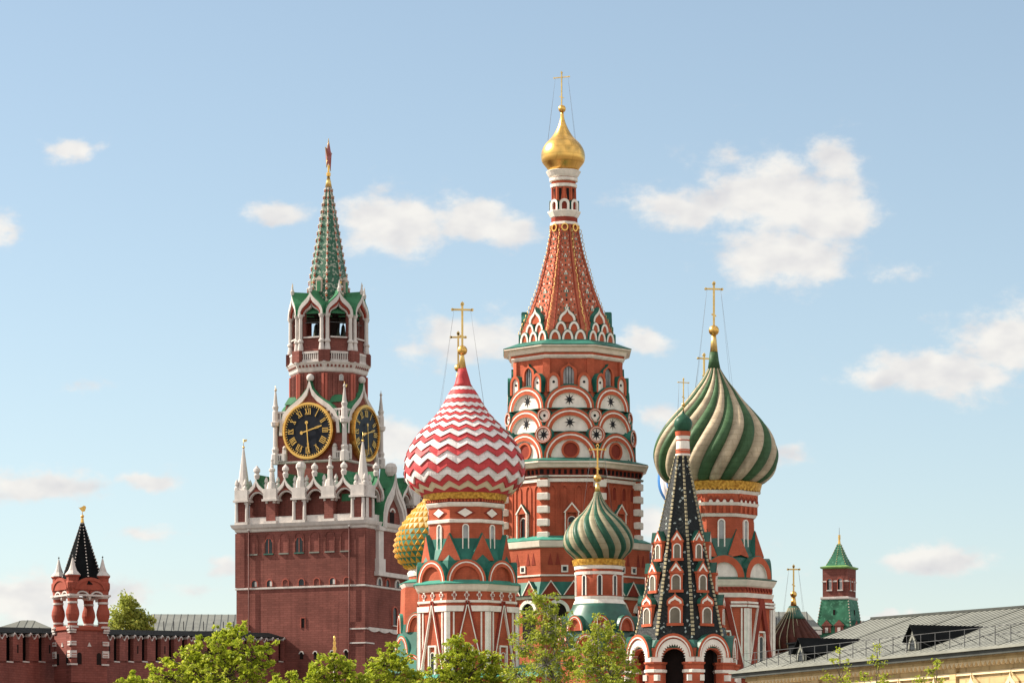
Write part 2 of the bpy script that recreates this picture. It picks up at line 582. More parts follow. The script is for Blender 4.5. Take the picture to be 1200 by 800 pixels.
def kok(mb, a, w, uc, pb, hw, ht, kind='round', bt=4., red='ringred', tym='white', side='green', dep=8., rec=2.5, line=True, lip=.9):
    """arched gable: moulded ring, recessed field, tin roof running back"""
    sg = mb.t.sg
    o, i = arch(uc, pb, hw, ht, kind, sg), arch(uc, pb, hw - bt, ht - bt * 1.05, kind, sg)
    mb.strip(a, o, i, w - dep, w, red, oside=side, iside=tym if tym in ('white', 'cream') else red)
    mb.ext(a, i, w - rec - 1, w - rec, tym)
    if lip:
        o2 = arch(uc, pb, hw + lip, ht + lip, kind, sg)
        mb.strip(a, o2, o, w - dep, w - .7, side)
    if line:
        l1, l2 = arch(uc, pb, hw - bt * .34, ht - bt * .34, kind, sg), arch(uc, pb, hw - bt * .54, ht - bt * .54, kind, sg)
        mb.strip(a, l1, l2, w - .1, w + .35, 'white')


def archwin(mb, a, w, uc, p0, p1, hw, fr=1.0, frame='white', glass='pane', proud=1.0, kind='round', deep=.3):
    """window p0 (top) .. p1 (sill): moulded frame standing proud, pane set back in it"""
    sg = mb.t.sg
    h = hw * (1.0 if kind == 'round' else 1.3)
    o = [(uc - hw, p1)] + arch(uc, p0 - sg * h, hw, h, kind, sg) + [(uc + hw, p1)]
    q = hw - fr
    i = [(uc - q, p1 + sg * .0)] + arch(uc, p0 - sg * h, q, h * q / hw, kind, sg) + [(uc + q, p1)]
    mb.strip(a, o, i, w - .5, w + proud, frame)
    mb.ext(a, i, w - .4, w + deep, glass)


def archwall(mb, a, u0, u1, pt, pb, uc, hw, ps, ht, w0, w1, mat, kind='round', n=14):
    """wall panel u0..u1, pt (top)..pb with a real arched opening springing at row ps"""
    mb.box(a, u0, uc - hw, pt, pb, w0, w1, mat)
    mb.box(a, uc + hw, u1, pt, pb, w0, w1, mat)
    c = arch(uc, ps, hw, ht, kind, mb.t.sg, n)
    mb.strip(a, [(u, pt) for u, p in c], c, w0, w1, mat)


def cross(mb, p0, p1, hw, a=0., m='gold', th=.75, x=0., y=0., wires=None, bar2=True, zbar=.17):
    """orthodox cross from row p0 (top) to p1"""
    H = p1 - p0
    ox, oy = mb.x, mb.y
    mb.x += x
    mb.y += y
    mb.box(a, -th, th, p0 + 1.5, p1, -th, th, m)
    yb = p0 + H * zbar
    mb.box(a, -hw, hw, yb - th * .9, yb + th * .9, -th * .8, th * .8, m)
    for e in (-hw, hw):
        mb.ext(a, [(e + 1.5 * cos(t * pi / 4) * th, yb + 1.5 * sin(t * pi / 4) * th) for t in range(8)], -th * .8, th * .8, m)
    mb.ext(a, [(1.9 * cos(t * pi / 5) * th, p0 + 2 * th + 2.1 * th * sin(t * pi / 5)) for t in range(10)], -th, th, m)
    mb.ext(a, [(-th, p0 + .6), (0, p0 - 1.0), (th, p0 + .6)], -th * .6, th * .6, m)
    if bar2:
        yb2 = p0 + H * .76
        mb.ext(a, [(-hw * .28, yb2 - 1.4), (hw * .28, yb2 + .6), (hw * .28, yb2 + .6 + 1.5 * th), (-hw * .28, yb2 - 1.4 + 1.5 * th)], -th * .8, th * .8, m)
    if wires:
        pw, rw = wires
        c, n = cos(R(a)), sin(R(a))
        for e in (-1, 1):
            for d in (-1, 1):
                mb.tube([(e * hw * .85 * c, e * hw * .85 * n, yb + 1), (e * rw * .78, d * rw * .6, pw)], .105, mat='wire', n=4)
    mb.x, mb.y = ox, oy


def lerp_prof(prof, n):
    """smooth resampling of (py, r) points"""
    ts = [p[0] for p in prof]
    rs = [p[1] for p in prof]
    m = []
    for i in range(len(ts)):
        a = (rs[i] - rs[i - 1]) / (ts[i] - ts[i - 1]) if i else None
        b = (rs[i + 1] - rs[i]) / (ts[i + 1] - ts[i]) if i < len(ts) - 1 else None
        m.append(b if a is None else a if b is None else (a + b) / 2)

    def f(t):
        i = 0
        while i < len(ts) - 2 and t > ts[i + 1]:
            i += 1
        h = ts[i + 1] - ts[i]
        q = (t - ts[i]) / h
        return max(.3, (2 * q ** 3 - 3 * q * q + 1) * rs[i] + (q ** 3 - 2 * q * q + q) * h * m[i] + (-2 * q ** 3 + 3 * q * q) * rs[i + 1] + (q ** 3 - q * q) * h * m[i + 1])
    return f, [ts[0] + (ts[-1] - ts[0]) * i / n for i in range(n + 1)]


def ribdome(mb, prof, nr, twist, mats, bulge=.05, a0=0., rows=44, sub=6):
    f, ys = lerp_prof(prof, rows)
    N = nr * sub
    rings = []
    for py in ys:
        r = f(py)
        ring = []
        for k in range(N):
            q = (k % sub) / sub
            th = R(a0 + twist * (py - ys[0])) + 2 * pi * k / N
            rr = r * (1 - bulge + bulge * 1.25 * sqrt(sin(pi * q)))
            ring.append(mb.loc(rr * sin(th), -rr * cos(th), py))
        rings.append(ring)
    for i in range(rows):
        for k in range(N):
            k2 = (k + 1) % N
            mb.add([rings[i][k], rings[i][k2], rings[i + 1][k2], rings[i + 1][k]], [[0, 1, 2, 3]], mats[(k // sub) % len(mats)], True)
    mb.add(rings[0], [list(range(N))], mats[0])
    mb.add(rings[-1], [list(range(N))], mats[0])

# ================================================================ ground
gm = MB(G(0, 0))
gm.add([(-6000, -200, 0), (6000, -200, 0), (6000, 12000, 0), (-6000, 12000, 0)], [[0, 1, 2, 3]], 'paving')
gm.build('ground', kind='structure')

# ================================================================ cathedral
FIVE = [-90, -45, 0, 45, 90]
SEVEN = [-22.5 + 45 * k for k in range(-1, 3)]
cath = thing('cathedral', (4.3, 250, 0), 'red brick cathedral with many onion domes, one zigzag striped, round a tall tent tower', 'cathedral')

# ---- central tent tower
t = T(664.5, 250, .021, 405, [(131, 5), (262, 15), (385, 52), (405, 64), (420, 62), (541, 78), (548, 84), (560, 79), (634, 82), (641, 90), (952, 92)])
mb = MB(t)
# walls from the ground up to the white cornice under the tent
mb.loft([(952, 92), (716, 92), (700, 92), (697, 90), (641, 90)], 8, 0, 'red')
mb.loft([(641, 86), (636, 84), (634, 78), (558, 77)], 8, 0, 'red')
mb.loft([(558, 79), (556, 81, 'ringred'), (549, 82, 'darkred'), (548, 85, 'ringred')], 8, 0)
mb.loft([(541, 70), (500, 68), (478, 66.5), (455, 64), (440, 61), (419, 61)], 8, 0, 'red')
mb.loft([(416.5, 64), (413, 65), (412.8, 66)], 8, 0, 'ringred')
tower = mb.build('tent_tower', cath)

mb = MB(t, ref=560)       # dentils and pilasters on every corner and side
mb.box(0, -33, 33, 548.8, 555.4, 79, 81.2, 'darkred')
for k in range(-5, 6):
    mb.box(0, k * 6.6 - 1.5, k * 6.6 + 1.5, 549.5, 555, 80, 82.8 - .2, 'interior')
turn(mb.build('dentil_row', tower), FIVE)
mb = MB(t)
mb.loft([(560, 78), (560, 79.5), (564, 79.5), (564, 78)], 8, 0, 'white')
mb.loft([(558.2, 79), (558, 81.6), (556.3, 81.6), (556, 79)], 8, 0, 'white')
mb.loft([(548, 83.5), (547, 86.5), (544, 88), (542.5, 91), (541, 91), (540.6, 88)], 8, 0, 'cream')
mb.loft([(642, 87), (640, 92), (634, 93), (633, 90)], 8, 0, 'cream')
mb.loft([(674.5, 90.3), (674.4, 91.2), (672.6, 91.2), (672.5, 90.3)], 8, 0, 'white')
mb.loft([(701, 92.5), (700.8, 94), (697.6, 94), (697.5, 92.5)], 8, 0, 'cream')
mb.loft([(419.6, 60), (419, 63), (416.5, 65.5), (415.5, 65.5)], 8, 0, 'white')
mb.loft([(413.2, 64), (412, 67), (408, 69), (406, 74), (405, 74), (404.5, 70)], 8, 0, 'cream')
mb.each('cornice', tower)
mb = MB(t)
mb.loft([(404.8, 74.2), (404, 74.6), (400, 64), (396.5, 55)], 8, 0, 'green')
mb.loft([(540.8, 90), (540, 90.4), (537, 80), (533, 66)], 8, 0, 'green')
mb.loft([(633.5, 92), (632.5, 92.4), (629, 84), (626.5, 77.5)], 8, 0, 'teal')
mb.loft([(697, 97), (696.2, 97.4), (681, 90.5)], 8, 0, 'green')
for py in (505.5, 478.5):
    mb.loft([(py, 72), (py - .5, 72.2), (py - 2.5, 64)], 8, 0, 'green')
mb.each('eave_roof', tower)
# corner pilasters (upper octagon), blocked columns (lower octagon)
mb = MB(t, ref=437)
mb.box(0, -4.5, 4.5, 419.5, 458, 58, 67, 'red')
turn(mb.build('corner_pilaster', tower), SEVEN)
mb = MB(t, ref=596)
mb.loft([(634, 5.3), (558, 5.3)], 12, 0, 'red', y=-82)
for k in range(5):
    p = 566 + 15.2 * k
    mb.loft([(p - 4.2, 5.6), (p - 3.6, 6.6), (p + 3.6, 6.6), (p + 4.2, 5.6)], 4, 0, 'white', y=-82)
mb.loft([(559.5, 6), (558.4, 6.8), (556.8, 6.8)], 4, 0, 'tin', y=-82)
turn(mb.build('corner_column', tower), SEVEN)
# blind arcade niches and gabled windows of the lower octagon
mb = MB(t, ref=596)
for u in (-22, -8.2, 8.2, 22):
    o = [(u - 4.6, 633)] + arch(u, 575, 4.6, 8, 'point') + [(u + 4.6, 633)]
    i = [(u - 3.4, 633)] + arch(u, 575.5, 3.4, 6.8, 'point') + [(u + 3.4, 633)]
    mb.strip(0, o, i, 76, 78.6, 'red')
    mb.ext(0, i, 76.6, 77.15, 'darkred')
turn(mb.build('niche_arcade', tower), FIVE)
mb = MB(t, ref=605)
mb.box(0, -8, -5, 600, 632, 77, 81, 'red'); mb.box(0, 5, 8, 600, 632, 77, 81, 'red')
mb.box(0, -8.2, -7, 599, 632, 77, 81.8, 'white'); mb.box(0, 7, 8.2, 599, 632, 77, 81.8, 'white')
mb.ext(0, [(-9.6, 600), (0, 588.5), (9.6, 600)], 77, 81.5, 'ringred', 'green')
mb.strip(0, [(-9.6, 600), (0, 588), (9.6, 600)], [(-8, 600.6), (0, 590.5), (8, 600.6)], 81, 82.4, 'white', 'green')
archwin(mb, 0, 77.4, 0, 604, 632, 5, .9, 'white', 'pane', 1.6)
turn(mb.build('gabled_window', tower), FIVE)
# small square windows, niches, gables and arches of the base
for u in (-9.5, 9.5):
    mb = MB(t, ref=660)
    mb.box(0, u - 4, u + 4, 661.5, 670, 89, 91.2, 'white')
    mb.box(0, u - 2.2, u + 2.2, 663.4, 668.2, 90, 91.5, 'pane')
    turn(mb.build('square_window', tower), FIVE)
for u in (-26, -17.5, 0, 17.5, 26):
    mb = MB(t, ref=660)
    mb.ext(0, [(u - 3, 661), (u, 647), (u + 3, 661)], 89, 90.5, 'darkred')
    turn(mb.build('pointed_niche', tower), [-45, 0, 45])
for u in (-26, 0, 26):
    mb = MB(t, ref=690)
    mb.ext(0, [(u - 11, 697), (u, 680.5), (u + 11, 697)], 84, 97.6, 'darkred', 'green')
    mb.strip(0, [(u - 12, 697), (u, 679.5), (u + 12, 697)], [(u - 10.6, 697), (u, 681.4), (u + 10.6, 697)], 97, 98.4, 'white', 'green')
    turn(mb.build('roof_gable', tower), FIVE)
for u in (-19, 19):
    mb = MB(t, ref=720)
    o, i = arch(u, 716, 14, 14), arch(u, 716, 10, 10)
    mb.strip(0, o, i, 91, 94.5, 'white')
    mb.ext(0, [(u - 10, 752)] + i + [(u + 10, 752)], 91.8, 92.4, 'interior')
    turn(mb.build('gallery_arch', tower), FIVE)

# tiers of big kokoshniki with starred fields
STAR = [((6.9 if k % 2 == 0 else 2.5) * sin(k * pi / 8), (7.2 if k % 2 == 0 else 2.6) * cos(k * pi / 8)) for k in range(16)]


def tier(pb, A, hw, ht, what):
    m = MB(t, ref=pb)
    kok(m, 0, A, 0, pb, hw, ht, bt=8.2, dep=10, rec=3, lip=1.1)
    if what == 'star':
        m.ext(0, [(x * .92, pb - 10.2 + y * .95) for x, y in STAR], A - 3.2, A - 2.6, 'black')
    else:
        ci = lambda r: [(r * sin(k * pi / 14), pb - 10.6 - r * cos(k * pi / 14)) for k in range(28)]
        m.strip(0, ci(10.6), ci(8.2), A - 3.2, A - 1.2, 'ringred', close=True)
        m.ext(0, ci(8.2), A - 3.3, A - 2.6, 'darkred')
    turn(m.build('kokoshnik', tower), FIVE)


tier(478, 71, 28.6, 26.5, 'star')
tier(504.5, 73.5, 29.4, 26.5, 'star')
tier(537, 76.5, 31, 31.5, 'window')


def medallion(py, A, r, what):
    m = MB(t, ref=py)
    o = [(r * sin(k * pi / 12), py + r * cos(k * pi / 12)) for k in range(24)]
    i = [(x * .72, py + (y - py) * .72) for x, y in o]
    i2 = [(x * .80, py + (y - py) * .80) for x, y in o]
    i3 = [(x * .86, py + (y - py) * .86) for x, y in o]
    m.strip(0, o, i, A - 9, A, 'ringred', 'green', close=True)
    m.strip(0, i3, i2, A - 1, A + .3, 'white', close=True)
    m.ext(0, i, A - 3, A - 2, 'white')
    if what:
        m.ext(0, [(x * r / 10.5, py + y * r / 10.5) for x, y in STAR], A - 2.4, A - 1.7, 'black')
    else:
        m.ext(0, [(1.7 * sin(k * pi / 5), py + 1.7 * cos(k * pi / 5)) for k in range(10)], A - 2.4, A - 1.7, 'black')
    turn(m.build('medallion', tower), SEVEN)


medallion(486.5, 77.5, 8.4, False)
medallion(509, 81, 10.4, True)
m = MB(t, ref=537)
kok(m, 0, 81, 0, 538, 7.4, 9.5, bt=2.4, dep=8, rec=1.5, line=False)
turn(m.build('small_kokoshnik', tower), SEVEN)
# upper small pointed kokoshniki
for u in (-17.5, 17.5):
    m = MB(t, ref=450)
    o = [(u - 7.6, 459)] + arch(u, 447, 7.6, 10.5, 'point') + [(u + 7.6, 459)]
    i = [(u - 5.0, 459)] + arch(u, 447.6, 5.0, 7.6, 'point') + [(u + 5.0, 459)]
    m.strip(0, o, i, 58, 70.5, 'ringred', 'green')
    m.ext(0, i, 67, 68.5, 'white')
    m.ext(0, [(u + 1.6 * sin(k * pi / 4), 447.5 + 1.6 * cos(k * pi / 4)) for k in range(8)], 68, 68.9, 'black')
    turn(m.build('small_kokoshnik', tower), FIVE)
m = MB(t, ref=440)
o = [(-9.5, 455)] + arch(0, 437, 9.5, 13, 'ogee') + [(9.5, 455)]
i = [(-6.2, 455)] + arch(0, 437.6, 6.2, 8.8, 'point') + [(6.2, 455)]
m.strip(0, o, i, 58, 66, 'ringred', 'green')
m.ext(0, i, 62, 63.2, 'palepane')
m.box(0, -6, 6, 449, 455, 62.8, 64, 'green')
for q in (-3, 0, 3):
    m.box(0, q - .3, q + .3, 430, 449, 63, 63.8, 'black')
turn(m.build('window', tower), FIVE)

# the tent itself
TP = [(262, 14.6), (293, 20.6), (335, 32.5), (362, 42.8), (385, 52.5), (400, 58)]


def TA(p):
    for (p0, r0), (p1, r1) in zip(TP, TP[1:]):
        if p <= p1:
            return r0 + (r1 - r0) * (p - p0) / (p1 - p0)
    return 58


mb = MB(t)
mb.loft([(400, 55), (385, 52.5), (362, 42.8), (335, 32.5), (293, 20.6), (262, 14.6)], 8, 0, 'tentred')
for a in FIVE:            # raised fillets and glazed tile ornaments of each side
    for q in range(22):
        p = 376 - q * 5.1
        A = TA(p) + .1
        kind = q % 4
        s = .45 + .8 * (p - 262) / 120
        if kind == 3:
            for u in (-2.6, -1.3, 0, 1.3, 2.6):
                mb.box(a, (u - .62) * s, (u + .62) * s, p - 1.4 * s, p + 1.4 * s, A - 1, A + .55, 'deepgreen' if abs(u) in (0, 2.6) else 'cream')
            mb.box(a, -.9 * s, .9 * s, p - 4 * s, p - 1.5 * s, A - 1.4, A + .5, 'cream')
        elif kind == 1:
            for u in (-4.9, 0, 4.9):
                mb.ext(a, [((u - 1.2) * s, p), (u * s, p - 1.6 * s), ((u + 1.2) * s, p), (u * s, p + 1.6 * s)], A - 1, A + .6, 'cream' if u else 'black')
        elif kind == 2:
            mb.box(a, -1.0 * s, 1.0 * s, p - 2 * s, p + 2 * s, A - 1, A + .5, 'deepgreen')
        else:
            for u in (-3.4, 3.4):
                mb.box(a, (u - .6) * s, (u + .6) * s, p - 1, p + 1, A - 1, A + .4, 'deepgreen')
    for q in range(38):       # small glazed studs either side
        p = 381 - q * 3.1
        A = TA(p) + .1
        for e in (-1, 1):
            u = e * A * .828 * (.20 if q % 2 else .275)
            s = .5 + .55 * (p - 262) / 120
            mb.ext(a, [(u - .8 * s, p), (u, p - 1.1 * s), (u + .8 * s, p), (u, p + 1.1 * s)], A - 1, A + .5, ('cream', 'deepgreen', 'black')[(q * 2 + (e > 0)) % 3])
    for e in (-.36, .36):
        pr = ((384, TA(384)), (362, TA(362)), (335, TA(335)), (293, TA(293)), (263, TA(263)))
        for (pa, Aa), (pb_, Ab) in zip(pr, pr[1:]):
            vs = [mb.P(a, e * .828 * A * 1.0 + d, p, A + w) for p, A in ((pa, Aa), (pb_, Ab)) for d, w in ((-.8, 0), (.8, 0), (0, .9))]
            mb.add(vs, [[0, 3, 5, 2], [2, 5, 4, 1]], 'darkred')
tent = mb.build('tent_roof', tower)
mb = MB(t, ref=330)
for q in range(25):       # gilded scrollwork up the ridge
    p = 386 - q * 4.85
    Rr = TA(p) / cos(pi / 8)
    n = 8
    c = [(0 + 2.0 * cos(2 * pi * j / n), p + 2.3 * sin(2 * pi * j / n)) for j in range(n + 1)]
    mb.tube([(.0 + (.9 if q % 2 else -.9) * .5, -(Rr + .9 + x * .85), y) for x, y in c], .42, mat='oldgold', n=5)
turn(mb.build('gilded_ridge', tower), SEVEN)
mb = MB(t, ref=266)
o = [(4.2 * sin(k * pi / 8), 266 + 4.4 * cos(k * pi / 8)) for k in range(16)]
mb.strip(0, o, [(x * .66, 266 + (y - 266) * .66) for x, y in o], 15, 17.6, 'gold', close=True)
turn(mb.build('gilded_ring', tower), FIVE)
# three tiers of small kokoshniki at the foot of the tent
for row, (pb, hw, ht, A, us, kd) in enumerate(((397.5, 6.6, 11, 56.6, (-14.6, 0, 14.6), 'round'), (387.5, 6.4, 10.5, 54.3, (-7.6, 7.6), 'round'), (377.5, 9.6, 18, 53, (0,), 'ogee'))):
    for u in us:
        m = MB(t, ref=pb)
        o, i = arch(u, pb, hw, ht, kd), arch(u, pb, hw - 2.4, ht - (2.6 if kd == 'round' else 4.5), kd)
        m.strip(0, o, i, A - 14 + 3 * row, A, 'white', 'green')
        m.ext(0, i, A - 2.4, A - 1.2, 'ringred')
        o2 = arch(u, pb, hw + .8, ht + .8, kd)
        m.strip(0, o2, o, A - 14 + 3 * row, A - .8, 'green')
        turn(m.build('tent_kokoshnik', tower), FIVE)
# neck and gilded dome
mb = MB(t)
mb.loft([(262.5, 14.8), (262, 15.6), (259, 15.4), (258.8, 14.4)], 8, 22.5, 'white')
mb.loft([(259, 14.2), (253, 14.2)], 8, 22.5, 'darkred')
mb.loft([(253.3, 14.4), (252.5, 15.2), (247, 18), (245.8, 18)], 8, 22.5, 'white')
mb.loft([(246, 14), (218, 13.6), (199.5, 15)], 16, 0, 'red')
mb.loft([(218.8, 14), (218.2, 15.4), (215, 16), (214.8, 14.5)], 24, 0, 'white')
mb.loft([(211.6, 15), (211, 16.6), (208, 17), (207.8, 15)], 24, 0, 'white')
mb.loft([(207, 15.5), (205, 17.5), (199.8, 20.6), (199.3, 20)], 24, 0, 'white')
for k in range(10):
    a = k * 36
    mb.box(a, -1, 1, 219, 236, 12, 14.9, 'ringred')
    mb.box(a + 18, -1.7, 1.7, 220.5, 234, 12, 13.9, 'interior')
neck = mb.build('neck_drum', tower)
mb = MB(t, ref=246)
o = [(-5.9, 246)] + arch(0, 239, 5.9, 5.8) + [(5.9, 246)]
i = [(-3, 246)] + arch(0, 239.8, 3, 3.6) + [(3, 246)]
mb.strip(0, o, i, 12, 17.4, 'white', 'deepgreen')
mb.ext(0, i, 14, 15.4, 'darkred')
turn(mb.build('neck_kokoshnik', tower), [22.5 * 0 + 45 * k for k in range(8)])
mb = MB(t)
mb.loft([(py, f) for py, f in [(y, lerp_prof([(131, 1.7), (138, 2.5), (145, 4.6), (154, 9), (160, 13.2), (167.5, 20.4), (175, 24.6), (182.5, 25.8), (188, 24.8), (195, 19.6), (199.5, 16.5)], 40)[0](y)) for y in [131 + 68.5 * i / 40 for i in range(41)]]], 48, 0, 'gold', smooth=True)
mb.ball(0, 0, 126.6, 4.5, 'gold')
gd = mb.build('gilded_dome', tower)
mb = MB(t, ref=105)
cross(mb, 83, 122.5, 9.6, -24, 'oldgold', .62, wires=(166, 21))
mb.build('dome_cross', tower)

# ---- chapel with the red and white zigzag dome
t = T(547, 236, .022, 660, [(431, 0), (500, 30), (545, 50), (575, 48), (592, 44), (640, 44), (684, 58), (952, 58)])
mb = MB(t)
mb.loft([(952, 57), (790, 57), (716, 57), (706, 56), (702, 56), (691, 55.5), (682, 54)], 8, 0, 'red')
mb.loft([(684, 53), (650, 46), (640, 42.5), (612, 42.5), (592, 42.5), (587, 43), (584, 44, 'darkred'), (583, 45, 'darkred')], 8, 0, 'red')
chap = mb.build('chapel_tower', cath)
mb = MB(t)
mb.loft([(593, 43), (592, 44.5), (589, 46), (588, 46), (587.5, 43)], 8, 0, 'white')
mb.loft([(612, 43), (611.5, 44.4), (608, 44.8), (607.5, 43)], 8, 0, 'white')
mb.loft([(705.4, 56.4), (705, 58), (702.5, 58.2), (702.4, 56.2)], 8, 0, 'white')
mb.loft([(692, 56), (690, 58.5), (684.5, 61), (683.5, 61)], 8, 0, 'cream')
mb.each('cornice', chap)
mb = MB(t)
mb.loft([(584, 44.5), (583.5, 47.5, 'goldband'), (576, 49.5, 'goldband'), (575, 47, 'goldband')], 40, 0, 'goldband')
mb.build('gilded_band', chap)
mb = MB(t)
mb.loft([(683.7, 62.5), (682.6, 62.8), (679.5, 57), (678, 54)], 8, 0, 'teal')
mb.loft([(680, 53), (656, 50), (642, 44), (630, 42.8)], 8, 0, 'green')
mb.each('eave_roof', chap)
mb = MB(t, ref=586)
mb.box(0, -17.5, 17.5, 583.9, 586.9, 42, 44.6, 'darkred')
for k in range(-4, 5):
    mb.box(0, k * 4 - 1, k * 4 + 1, 583.8, 587, 43, 45.4, 'ringred')
turn(mb.build('dentil_row', chap), FIVE)
mb = MB(t, ref=600)
mb.ext(0, [(-12, 600), (0, 593.4), (12, 600), (0, 606.6)], 42, 43.4, 'darkred')
mb.ext(0, [(-8.6, 600), (0, 594.9), (8.6, 600), (0, 605.1)], 43, 44.1, 'white')
turn(mb.build('diamond_panel', chap), FIVE)
mb = MB(t, ref=630)
archwin(mb, 0, 42.5, 0, 613.2, 645, 4, 1.3, 'white', 'palepane', 1.6)
turn(mb.build('slit_window', chap), FIVE)
mb = MB(t, ref=640)
mb.ext(0, [(-14.5, 656), (0, 625.5), (14.5, 656)], 40, 51, 'red', 'green')
mb.strip(0, [(-15.4, 656), (0, 624), (15.4, 656)], [(-14.3, 656), (0, 626), (14.3, 656)], 40, 50.6, 'green')
turn(mb.build('triangular_gable', chap), SEVEN)
mb = MB(t, ref=680)
kok(mb, 0, 58.5, 0, 681, 22.8, 25.5, bt=7.2, tym='red', side='green', dep=12, rec=3.5)
turn(mb.build('kokoshnik', chap), FIVE)
for u in (-14.5, 0, 14.5):               # frieze of little recessed crosses
    mb = MB(t, ref=697)
    for s, mm, w in ((1.0, 'white', 57), (.62, 'darkred', 57.25)):
        x, y, q = 3.0 * s, 5.0 * s, 1.25 * (1 if s == 1 else .5)
        mb.ext(0, [(u + dx, 697 + dy) for dx, dy in ((-q, -y), (q, -y), (q, -1.6 - q + .9), (x, -1.6 - q + .9), (x, -.6 + q), (q, -.6 + q), (q, y), (-q, y), (-q, -.6 + q), (-x, -.6 + q), (-x, -1.6 - q + .9), (-q, -1.6 - q + .9))], 55, w, mm)
    turn(mb.build('cross_ornament', chap), FIVE)
mb = MB(t, ref=740)
for e in (-1, 1):
    mb.box(0, e * 22.5 - 2.4, e * 22.5 + 2.4, 716, 800, 56, 58.6, 'white')
    mb.box(0, e * 16 - .9, e * 16 + .9, 716, 800, 56, 58.2, 'white')
    mb.box(0, e * 14 - 10.5, e * 14 + 10.5, 709, 715.6, 56, 59.4, 'white')
    mb.ext(0, [(e * .2, 703), (e * 2.2, 703), (e * 22.6, 792), (e * 20.2, 792)], 56, 59.6, 'darkred')
    mb.ext(0, [(e * .0, 708), (e * 1.2, 708), (e * 20.4, 792), (e * 19, 792)], 56, 60, 'white')
mb.box(0, -6.5, 6.5, 755, 757, 56, 59.2, 'white'); mb.box(0, -6.5, -4.8, 757, 792, 56, 59.2, 'white'); mb.box(0, 4.8, 6.5, 757, 792, 56, 59.2, 'white')
archwin(mb, 0, 57, 0, 763, 792, 3.6, .8, 'white', 'pane', 1.4)
turn(mb.build('wall_panel', chap), FIVE)

mb = MB(t)                               # the dome: overlapping zigzag tiers
prof = [(431, 4.6), (440, 7.0), (450, 9.6), (456, 14.4), (466, 20.5), (473, 24.6), (480, 29), (487.5, 35.6), (496, 43.8), (505, 52.6), (514, 59), (522.5, 64), (531, 67.4), (540, 69.2), (549, 69.3), (557, 67.8), (566, 62), (573, 54), (576, 49)]
f, _ = lerp_prof(prof, 10)
bnd = [450.5, 456, 461.5, 466, 471, 475.5, 478.8, 483, 486.5, 491, 494.5, 500, 504.5, 511, 517, 525, 532.5, 541.5, 551.5, 560.5, 567, 572.5, 576]
NP, SB = 18, 8
N = NP * SB
mb.loft([(431, 4.5), (440, 7.1), (449, 9.6), (452, 11.6)], 32, 0, 'zigred', smooth=True)


def zamp(j):
    if j >= 22:
        return 0
    return min(3.9, max(.25, (bnd[j] - 455) * .046)) * (1, .8, .5)[max(0, j - 19)]


def tri_(k):
    return abs(((k + 4) % SB) / SB * 2 - 1) * 2 - 1


for j in range(len(bnd) - 1):
    m = ['zigwhite', 'zigred'][j % 2] if j < 20 else ('zigcream' if j == 20 else 'zigred')
    rows = []
    for q in range(5):
        row = []
        for k in range(N):
            p0, p1 = bnd[j] + zamp(j) * tri_(k), bnd[j + 1] + zamp(j + 1) * tri_(k)
            pq = min(576, p0 + (p1 - p0) * min(q, 3) / 3)
            th = 2 * pi * k / N + .07
            r = f(pq) + (0 if q == 4 else 2.1 * q / 3 * min(1, max(.15, (pq - 450) / 70)))
            row.append(mb.loc(r * sin(th), -r * cos(th), pq))
        rows.append(row)
    for q in range(4):
        mb.add(rows[q] + rows[q + 1], [[k, (k + 1) % N, N + (k + 1) % N, N + k] for k in range(N)], m)
mb.build('onion_dome', chap, label='red and white zigzag onion dome')
mb = MB(t, ref=420)
mb.loft([(431.8, 4.8), (417, 2.2), (413, 2.0)], 24, 0, 'oldgold', smooth=True)
mb.ball(0, 0, 410.5, 6, 'gold')
cross(mb, 354, 406, 11.6, 8, 'oldgold', 1.15, wires=(490, 36))
mb.build('dome_cross', chap)

# ---- small front chapel with green and cream swirl dome
t = T(702, 228, .015, 680, [(577, 0), (634, 25), (655, 28), (700, 29), (706, 36), (738, 46), (952, 46)])
mb = MB(t)
mb.loft([(952, 46), (760, 46)], 8, 0, 'red')
mb.loft([(704, 27.5), (660, 27.5)], 32, 0, 'red', smooth=True)
chap = mb.build('chapel_tower', cath)
mb = MB(t)
for p0, p1, e in ((665.5, 661.5, 1.2), (672, 668.6, 1), (700.5, 697.5, .8)):
    mb.loft([(p0 + .1, 27), (p0, 27.5 + e), (p1, 27.9 + e), (p1 - .1, 27)], 40, 0, 'white')
mb.loft([(706, 31), (703, 29.5), (700.6, 28)], 40, 0, 'white')
mb.each('cornice', chap)
mb = MB(t)
mb.loft([(662, 28), (661, 30, 'goldband'), (654.5, 31.5, 'goldband'), (653.5, 29, 'goldband')], 40, 0, 'goldband')
mb.build('gilded_band', chap)
mb = MB(t)
mb.loft([(738, 46), (729, 43.5), (718, 38), (709, 32), (705.7, 31)], 40, 0, 'deepgreen', smooth=True)
mb.loft([(762, 48), (752, 46), (738, 43)], 8, 0, 'deepgreen')
mb.build('bell_roof', chap)
mb = MB(t, ref=680)
archwin(mb, 0, 27.3, 0, 672.2, 696.5, 3.2, 1.3, 'white', 'pane', 1)
turn(mb.build('slit_window', chap), [-80, -40, 0, 40, 80])
mb = MB(t, ref=738)
kok(mb, 0, 48.5, 0, 738, 12, 17.5, bt=4.6, tym='red', side='deepgreen', dep=12, rec=2)
turn(mb.build('kokoshnik', chap), [-78, -39, 0, 39, 78])
mb = MB(t, ref=760)
kok(mb, 0, 53, 0, 759, 13, 17, bt=4.6, tym='red', side='deepgreen', dep=12, rec=2)
turn(mb.build('kokoshnik', chap), [-58.5, -19.5, 19.5, 58.5])
mb = MB(t)
